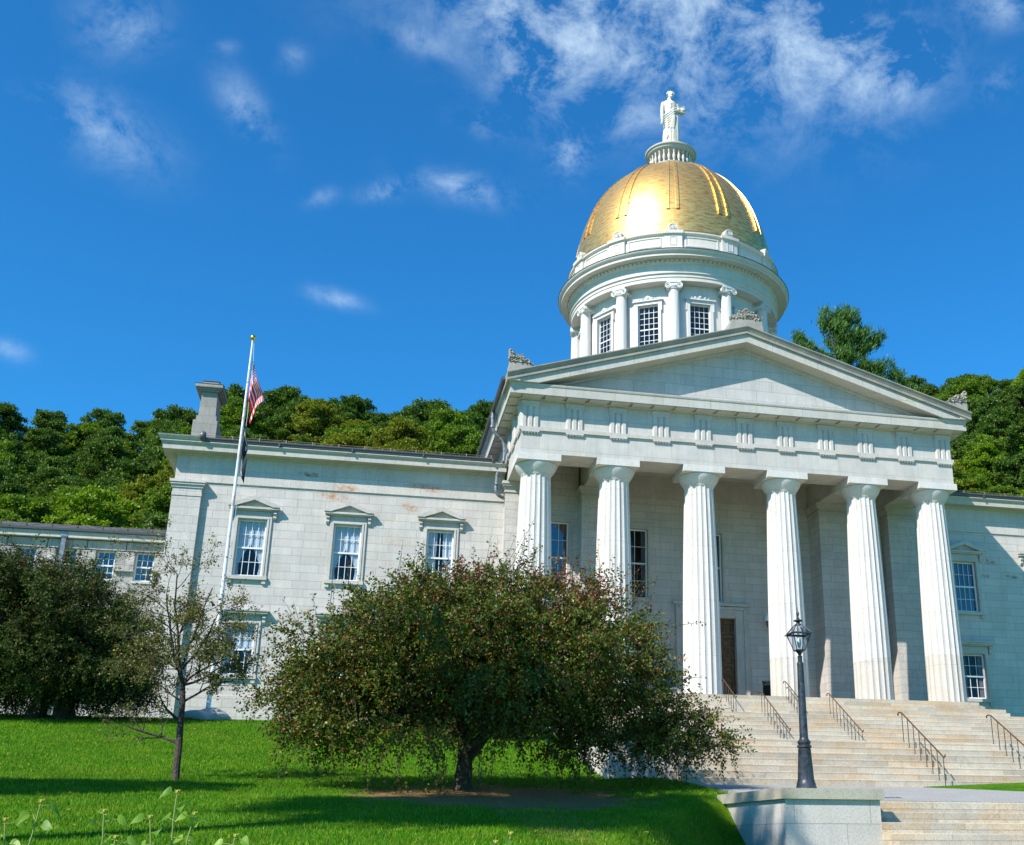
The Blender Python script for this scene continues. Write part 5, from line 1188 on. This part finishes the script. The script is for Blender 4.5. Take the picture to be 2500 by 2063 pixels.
shoots = [(-19.0, -24, -1.9, -.35, 0, .8, .9, 7, .3), (-17.9, -24, -1.35, -.1, 0, 1, 1.0, 9, .35), (-16.9, -24, -.9, .05, 0, 1, 1.15, 9, .25), (-16.2, -24, -.7, .1, 0, 1, 1.0, 10, .3), (-15.2, -24, -.6, .1, 0, 1, .95, 16, .35), (-14.2, -24, -.5, .35, 0, .85, 1.35, 14, .35),
          (-13.7, -24, -.5, .0, 0, 1, .9, 12, .3), (-12.9, -24, -.5, .15, 0, 1, .9, 14, .35), (-12.2, -24, -.6, .25, 0, 1, 1.2, 14, .35), (-11.4, -24, -.9, .5, 0, .85, .9, 9, .3), (-11.1, -24.0, -1.6, .9, 0, .35, 1.0, 9, .3), (-10.6, -24, -2.6, 1, 0, .25, .9, 8, .3),
          (-10.0, -24, -3.5, 1, 0, .10, 1.1, 10, .2), (-9.8, -24, -3.9, 1, 0, -.15, 1.2, 10, .2), (-16.9, -24.8, -4.6, .6, -.2, -.6, .9, 7, .4), (-15.7, -24.9, -4.7, -.1, -.3, -.8, .8, 8, .3), (-18.6, -24, -4.4, -.2, 0, -.8, .7, 8, .4), (-12.6, -24.6, -4.55, .2, -.2, -.8, .7, 10, .4), (-11.3, -24.4, -4.5, .4, 0, -.8, .6, 8, .3), (-14.7, -24.8, -4.3, .1, -.2, -.9, .8, 10, .3), (-15.9, -25.2, -4.2, -.1, -.3, -.8, .9, 14, .5), (-17.3, -25.0, -4.4, -.1, -.2, -.8, .9, 14, .5), (-13.2, -25.0, -4.3, .2, -.2, -.9, .7, 12, .4)]
crab_tree('crabapple_tree', TB, blobs, 9600, 24, M['crab'], 11, [dict(pts=[(-15.2, -24, -5.45), (-15.2, -24, -5.2), (-15.17, -24, -4.7), (-15.2, -24, -4.2), (-15.1, -24, -3.6)], r=[.30, .22, .175, .15, .11]), dict(pts=[(-15.15, -24, -4.6), (-14.6, -24.1, -3.9), (-14.1, -24.1, -3.3)], r=[.17, .13, .10])],
          'large spreading crabapple tree with dense dark leaves in the middle of the lawn', shoots=shoots, red=[(-15.4, -24, -.3, .75, .75), (-12.5, -24, -.4, .9, .6), (-13.3, -24, -1.0, 1.0, .25)])
# left crabapple, trunks close together, with its neighbour's crown to the left
LB = (-28.2, -7.0, -2.62)
blobs = [(-29.9, -7, .75, 3.8, 3.4, 2.5), (-28.3, -7, 1.2, 2.0, 2.4, 1.9), (-27.2, -7, .1, 1.9, 2.4, 1.7), (-26.5, -7, -.75, 1.4, 1.8, 1.0), (-31.8, -7, .9, 2.6, 3, 2.6), (-27.6, -7.5, -.9, 2.4, 2.2, .6), (-25.9, -7, -1.1, .8, 1.2, .55), (-30.6, -7, 2.6, 1.6, 2.0, 1.2), (-29.0, -7.5, -.2, 3.4, 2.6, 1.0), (-26.2, -7, .1, 1.1, 1.5, .9)]
shoots = [(-30.6, -7, 3.1, 0, 0, 1, 1.1, 20, .6), (-28.9, -7, 2.7, .1, 0, 1, 1.2, 18, .5), (-27.6, -7, 1.8, .3, 0, 1, 1.0, 14, .4), (-26.6, -7, .9, .6, 0, .8, .9, 12, .4), (-25.8, -7, .1, .9, 0, .5, .8, 10, .3), (-28.5, -7.5, -1.5, .1, -.2, -1, .7, 20, 1.2), (-26.0, -7.2, -1.3, .5, 0, -.8, .8, 12, .4)]
crab_tree('crabapple_tree', LB, blobs, 12000, 24, M['crabdark'], 12, [dict(pts=[(-28.85, -7, -2.75), (-28.8, -7, -2.4), (-28.6, -7, -1.6), (-29.0, -7, -.8)], r=[.50, .38, .28, .2]), dict(pts=[(-27.75, -7, -2.75), (-27.8, -7, -2.4), (-27.9, -7, -1.6), (-27.4, -7, -.8)], r=[.50, .42, .32, .22])],
          'dark crabapple tree with twin trunks at the left edge in front of the annex', Ls=.10, Ws=.055, shoots=shoots, red=[(-29.0, -7, 3.2, 1.2, .15)], twl=.85)
# trees just out of the picture on the left whose shade falls on the lawn
def shade_tree(x, y, bl, label, sd, n=5000):
    z0 = gz(x, y); top = max(b[2] for b in bl)
    crab_tree('shade_tree', (x, y, z0), bl, n, 16, HILL['mid'][1], sd, [dict(pts=[(x, y, z0-.2), (x, y, z0+(top-z0)*.3), (x+.2, y, z0+(top-z0)*.6), (x+.4, y, top-.5)], r=[.5, .38, .28, .15])], label, Ls=.22, Ws=.15, limbn=14, twl=1.2, cat='tree')
shade_tree(-31.5, -41.5, [(-30.0, -40.6, 12.4, 3.9, 3.3, 2.8), (-30.2, -38.9, 11.0, 2.2, 2.0, 1.6), (-32.0, -41.6, 14.6, 2.8, 2.6, 2.0), (-33, -43.5, 16.5, 3, 3, 2)], 'tall leafy tree beyond the left edge close to the camera, shading the lawn', 41)
shade_tree(-34.5, -30.5, [(-30.6, -29.3, 2.4, 3.3, 1.3, .9), (-34.5, -30.5, 2.6, 3.2, 2.2, 1.4), (-37.0, -31, 3.8, 2.8, 2.6, 1.6)], 'wide low branching tree beyond the left edge, shading a band of lawn', 42)
# young sparse tree
def sparse_tree():
    rng = np.random.default_rng(21); base = np.array([-21.71, -22.0, -5.32]); e = empty('young_tree', tuple(base), label='slender young tree with thin bare branches and sparse olive leaves on the lawn', cat='tree')
    mb = MB(); LP = []; LD = []
    def branch(p, d, L, r, depth, up=.25):
        n = 6; pts = [p.copy()]; rs = [r]; cur = p.copy(); dd = d/np.linalg.norm(d)
        for i in range(n):
            dd = dd+rng.normal(size=3)*.13+np.array([0, 0, up*.10]); dd /= np.linalg.norm(dd); cur = cur+dd*L/n; pts.append(cur.copy()); rs.append(max(r*(1-.62*(i+1)/n), .0035))
            if depth < 3 and i >= 1:
                for _ in range([2, 2, 2][depth] if rng.uniform() < [.75, .60, .38][depth] else 0):
                    s = norm(np.cross(dd, rng.normal(size=3))); nd = dd*.65+s*.8; nd[1] *= .8; branch(cur.copy(), nd, L*rng.uniform(.34, .58), rs[-1]*.55, depth+1, up)
            if depth >= 1:
                k = rng.poisson([0, .12, .5, 1.0][depth])
                for _ in range(k): LP.append(cur+rng.normal(size=3)*.05); v_ = rng.normal(size=3)+dd*.5; LD.append(v_/np.linalg.norm(v_))
        mb.tube([Vector(q-base) for q in pts], rs, 6 if r > .02 else 4)
    T_ = [np.array(q) for q in [(-21.71, -22, -5.42), (-21.74, -22, -4.8), (-21.75, -22, -4.26), (-21.78, -22, -3.74), (-21.79, -22.02, -3.3), (-21.84, -22, -2.9), (-21.95, -22, -2.55)]]
    mb.tube([Vector(q-base) for q in T_], [.10, .085, .08, .075, .07, .062, .05], 10)
    def A(i): return T_[i].copy()
    branch(A(2), np.array([-.95, 0, .55]), 1.35, .048, 1, .5); branch(A(3), np.array([-.9, -.2, .12]), .9, .04, 1, .9)
    branch(A(4), np.array([.9, .3, .75]), 1.3, .035, 0); branch(A(5), np.array([.95, -.2, .45]), 1.5, .034, 0); branch(A(5), np.array([.7, .3, .8]), 1.5, .03, 0)
    branch(A(6), np.array([-.55, 0, .9]), 2.0, .04, 0); branch(A(6), np.array([-.1, .1, 1.0]), 2.35, .042, 0); branch(A(6), np.array([.35, -.1, 1.0]), 2.1, .036, 0); branch(A(6), np.array([-.85, .3, .6]), 1.7, .03, 0)
    branch(A(5), np.array([.3, .9, .6]), 1.4, .028, 0); branch(A(5), np.array([-.3, -.9, .7]), 1.4, .028, 0); branch(A(6), np.array([.7, -.2, .6]), 1.7, .03, 0); branch(A(4), np.array([-.8, .1, .5]), 1.3, .026, 0)
    P = np.array(LP); D2 = np.array(LD); o = np_mesh('foliage', leaves(P, D2, .072, .040, rng, .3)-base, 4, M['sparse'], None, e)
    mb.build('trunk', M['bark'], e, 60, False)
sparse_tree()
# shrubs at the foot of the stairs behind the big tree
for i, (x, y, r, h, lb) in enumerate([(-12.9, -10.5, 1.5, 1.6, 'dark green yew shrub beside the stairs behind the big crabapple'), (-15.4, -8.5, 1.3, 1.1, 'low yellow-green shrub behind the trunk of the big crabapple')]):
    z0 = gz(x, y); crab_tree('evergreen_shrub', (x, y, z0), [(x, y, z0+h*.5, r, r*.8, h*.5), (x+r*.5, y, z0+h*.4, r*.6, r*.6, h*.4)], 900, 16, HILL['dark' if i == 0 else 'mid'][1], 60+i, [dict(pts=[(x, y, z0-.1), (x, y, z0+.3), (x, y, z0+.6)], r=[.08, .06, .04])], lb, Ls=.09, Ws=.05, cat='shrub', limbn=6, twl=.35, droop=.1)

# ---- forest on the hill: a few crowns, copied
def forest_proto(kind, seed, nleaf=26000):
    rng = np.random.default_rng(seed); e = empty('forest_tree', (0, 0, 0)); e['category'] = 'tree'
    H = 11.0; nb = 150; cs = []; rs = []
    for i in range(nb):
        z = H*rng.uniform(.30, .93); w = 3.5*math.sin(PI*min(1, max(.08, (z/H-.12)/.92)))**.7; a = rng.uniform(0, 2*PI); q = w*rng.uniform(.35, 1.0)
        cs.append((q*math.cos(a), q*math.sin(a), z)); rs.append(rng.uniform(.28, .8))
    cs.append((0, 0, H*.93)); rs.append(.8); cs = np.array(cs); rs = np.array(rs)
    w = rs**2; idx = rng.choice(len(cs), nleaf, p=w/w.sum()); U = norm(rng.normal(size=(nleaf, 3))); U[:, 2] = np.where(U[:, 2] < -.3, -U[:, 2], U[:, 2]); rad = rs[idx]*(1-np.abs(rng.normal(0, .28, nleaf)))*rng.choice([.95, 1, 1.1, 1.28], nleaf)
    P = cs[idx]+U*rad[:, None]*np.array([1, 1, .78]); D_ = norm(rng.normal(size=(nleaf, 3))+U*.6+np.array([0, 0, -.1]))
    LV = leaves(P, D_, .25, .17, rng, .55); np_mesh('crown', LV, 4, HILL[kind][1], None, e)
    mb = MB(); mb.tube([(0, 0, -1.5), (0, 0, H*.3), (.1, 0, H*.8)], [.28, .2, .07], 8)
    for i in range(0, nb, 6): c_ = cs[i]; mb.tube([(0, 0, max(1.5, c_[2]-2.6)), (c_[0]*.5, c_[1]*.5, c_[2]-1.0), tuple(c_)], [.11, .07, .03], 5)
    mb.build('trunk', M['bark'], e, 60, False); return e
protos = []
for kind, seeds in (('mid', (1, 2)), ('yel', (3, 4)), ('dark', (5, 6)), ('olive', (7,)), ('bright', (8,))):
    for s in seeds: protos.append((kind, forest_proto(kind, 100+s)))
used = set(); rf = random.Random(5); kk = {p.name: kids(p) for _, p in protos}
spots = []
y = 30.0
row = 0
while y < 128:
    step = 6.0+.02*(y-30)
    half = .62*(y+51.3); xc = C0[0]+(y+51.3)*.17
    x = xc-half*.95
    while x < xc+half*1.0:
        px_ = x+rf.uniform(-1.4, 1.4); py_ = y+rf.uniform(-2, 2)
        # sightline: skip those wholly behind the building or dome
        f = (py_+51.3); u = (px_-C0[0])/f*1.0
        hidden = (-.05 < (px_+17.63)/f-0.0) and ((px_+17.63)/f < .62) and True
        a_ = (px_+17.63)/f
        if not (0.155 < a_ < .50): spots.append((px_, py_))
        x += step
    y += 4.9+.012*(y-30); row += 1
spots = [s for s in spots if not (s[1] < 34 and s[0] > -20)]
spots.sort(key=lambda s: s[1])
print('forest trees', len(spots))
for i, (x, y) in enumerate(spots):
    nz = math.sin(x*.09+y*.05)+math.sin(x*.21-y*.13)*.7+rf.uniform(-.8, .8)
    kind = 'yel' if nz > 1.3 else 'olive' if nz > .8 else 'mid' if nz > -.4 else 'dark'
    if y > 85 and rf.random() < .6: kind = 'dark'
    if rf.random() < .05: kind = 'bright'
    c_ = [p for p in protos if p[0] == kind]; k_, pr_ = c_[rf.randrange(len(c_))]
    if pr_.name not in used: used.add(pr_.name); o = pr_
    else: o = copy_tree(pr_, None, kk)
    s = rf.uniform(.8, 1.2); o.location = (x, y, gz(x, y)-.5); o.scale = (s*rf.uniform(.9, 1.15), s*rf.uniform(.9, 1.15), s*rf.uniform(.9, 1.15)); o.rotation_euler[2] = rf.uniform(0, 6.28)
    o['label'] = HILL[kind][0]+' broadleaf tree among the trees covering the hillside behind the building'; o['group'] = HILL[kind][0]+' trees on the wooded hillside'
for k_, p in protos:
    if p.name not in used:
        for c in kids(p): bpy.data.objects.remove(c)
        bpy.data.objects.remove(p)
# nearer trees on the right above the wing roof
for (u, v, sc_, kind, lb) in [(2390, 1085, 1.0, 'bright', 'rounded bright green maple just above the right wing roof'), (2475, 1120, .9, 'yel', 'yellow-green tree at the right edge beside the bright maple')]:
    d = ray(u, v)
    for yy_ in np.arange(30, 120, .5):
        k_ = (yy_-C0[1])/d.y; x_, z_ = C0[0]+d.x*k_, C0[2]+d.z*k_
        if gz(x_, yy_)+11.2*sc_ >= z_: break
    o = forest_proto(kind, 300+u); o.location = (x_, yy_, gz(x_, yy_)); o.scale = (sc_,)*3; o['label'] = lb
# ---- white pine behind the pediment
def pine_tree(base, clumps, label, seed, scale=1.0):
    rng = np.random.default_rng(seed); B = np.array(base); e = empty('pine_tree', base, label=label, cat='pine tree')
    P = []; D_ = []; mb = MB()
    top = max(c[2] for c in clumps)
    tx = base[0]
    mb.tube([(0, 0, -1), (-.2, 0, (top-B[2])*.5), (-.6, 0, (top-B[2])*.8), (-1.6, 0, (top-B[2])*.98)], [.5, .36, .22, .05], 8)
    for (x, y, z, rx, rz, tilt) in clumps:
        n = int(1500*rx*rz); U = norm(rng.normal(size=(n, 3)))*rng.uniform(0, 1, (n, 1))**.55
        q = U*np.array([rx, rx*.9, rz]); q[:, 0] += U[:, 2]*rx*tilt
        # break into tufts
        tc = q[rng.integers(0, n, n//44+1)]; own = rng.integers(0, len(tc), n); pt = tc[own]+rng.normal(size=(n, 3))*np.array([.17, .17, .22])*scale
        d = norm(rng.normal(size=(n, 3))*.45+np.array([.35+tilt*.3, 0, 1.0]))
        P.append(pt+np.array([x, y, z])); D_.append(d)
        mb.tube([(x*.3+tx*.7-B[0]-.4, 0, z-B[2]-rz*1.6), (x-B[0], y-B[1], z-B[2]+rz*.3)], [.16, .05], 5)
    P = np.concatenate(P); D_ = np.concatenate(D_)
    np_mesh('crown', leaves(P, D_, .52*scale, .06*scale, rng, .1)-B, 4, M['pine'], None, e); mb.build('trunk', M['bark'], e, 60, False)
pine_tree((22.6, 35, gz(22.6, 35)-.5), [(21.2, 35, 38.0, 1.15, 1.5, .1), (22.6, 35, 38.2, 1.2, 1.3, .2), (22.0, 35, 36.4, 1.4, 1.5, .2), (23.9, 35, 36.9, 1.15, .95, .5), (25.2, 35, 36.5, 1.0, .8, .6), (24.2, 35, 35.6, 1.0, .9, .4), (22.3, 35, 34.4, 1.5, 1.5, .1), (23.9, 35, 33.6, 1.3, .9, .4), (25.6, 35, 33.8, 1.2, .8, .5), (26.9, 35, 33.0, .9, .75, .4), (25.2, 35, 32.2, 1.6, 1.0, .1), (27.9, 35, 31.9, .9, .6, .3), (18.0, 35, 36.0, .55, .85, -.1), (18.7, 35, 35.0, .8, .75, -.1), (19.8, 35, 34.2, .9, .6, -.3), (21.0, 35, 32.6, 1.6, 1.2, 0)],
          'tall white pine with upswept tufts of needles behind the right slope of the pediment', 77)

# ---- young sunflower plants close to the camera
def plant(x, y, ztop, stems, label, seed):
    rng = random.Random(seed); z0 = gz(x, y); e = empty('sunflower_plant', (x, y, z0), label=label, cat='plant', group='leafy plants along the bottom of the picture')
    st_ = MB(); lf = MB()
    for (dx, dz, lean) in stems:
        bd = MB()
        H = ztop-z0+dz; pts = [(dx*q**1.5+.02*math.sin(7*q+seed), .03*math.sin(5*q), H*q) for q in np.linspace(0, 1, 9)]
        st_.tube(pts, [.010-.006*q for q in np.linspace(0, 1, 9)], 6)
        for i, q in enumerate([.70, .80, .87, .92, .955, .985]):
            px_, py_, pz_ = dx*q**1.5, 0, H*q; a = i*2.4+seed; L = .115*(1.3-q*.75)*rng.uniform(.8, 1.2); dr = Vector((math.cos(a), math.sin(a)*.8, rng.uniform(-.1, .5))).normalized(); dn = rng.uniform(.5, 1.2)
            s0 = Vector((px_, py_, pz_)); s1 = s0+dr*.06; st_.tube([s0, s1], [.003, .002], 4)
            side = dr.cross(Vector((.1, -.85, .5))).normalized(); vs = []; prof = [(0, 0), (.08, .30), (.25, .42), (.45, .40), (.65, .28), (.85, .12), (1, 0)]
            for t_, w_ in prof:
                c_ = s1+dr*L*t_+Vector((0, 0, -dn*L*t_*t_))
                vs += [c_-side*w_*L+Vector((0, 0, .12*w_*L)), c_-Vector((0, 0, .03*L)), c_+side*w_*L+Vector((0, 0, .12*w_*L))]
            lf.add(vs, [(k*3+j, k*3+j+1, k*3+j+4, k*3+j+3) for k in range(6) for j in range(2)])
        bd.lathe([(.003, H-.01), (.010, H), (.011, H+.01), (.004, H+.015)], pts[-1][0], pts[-1][1], 10)
        for q in range(5): a = q*1.26; bd.tube([(pts[-1][0]+.008*math.cos(a), .008*math.sin(a)+pts[-1][1], H), (pts[-1][0]+.016*math.cos(a), .016*math.sin(a)+pts[-1][1], H+.018)], [.004, .002], 4)
        bd.build('bud', M['fgbud'], e, 60, False)
    st_.build('stem', M['fgstem'], e, 60, False); o = lf.build('leaves', M['fgleaf'], e, 60, False)
plant(-19.42, -44, -6.28, [(.05, 0, 0), (-.12, -.1, 0)], 'leafy plant with a yellow bud near the bottom left corner', 1)
plant(-19.66, -44.2, -6.38, [(.05, 0, 0)], 'bright green plant cut off by the left edge at the bottom corner', 2)
plant(-19.02, -44, -6.33, [(.02, 0, 0), (.10, -.14, 0)], 'small leafy plant second from the left along the bottom edge', 3)
plant(-18.66, -44, -6.22, [(.05, 0, 0), (-.08, -.14, 0), (.16, -.12, 0)], 'tallest leafy plant in front of the trunk of the slender young tree', 4)
plant(-18.30, -44.1, -6.46, [(.02, 0, 0)], 'low dark leafy plant right of the tallest foreground plant', 6)
plant(-16.70, -44, -6.44, [(.03, 0, 0), (-.06, -.05, 0)], 'low bright green plant alone at the bottom centre', 5)
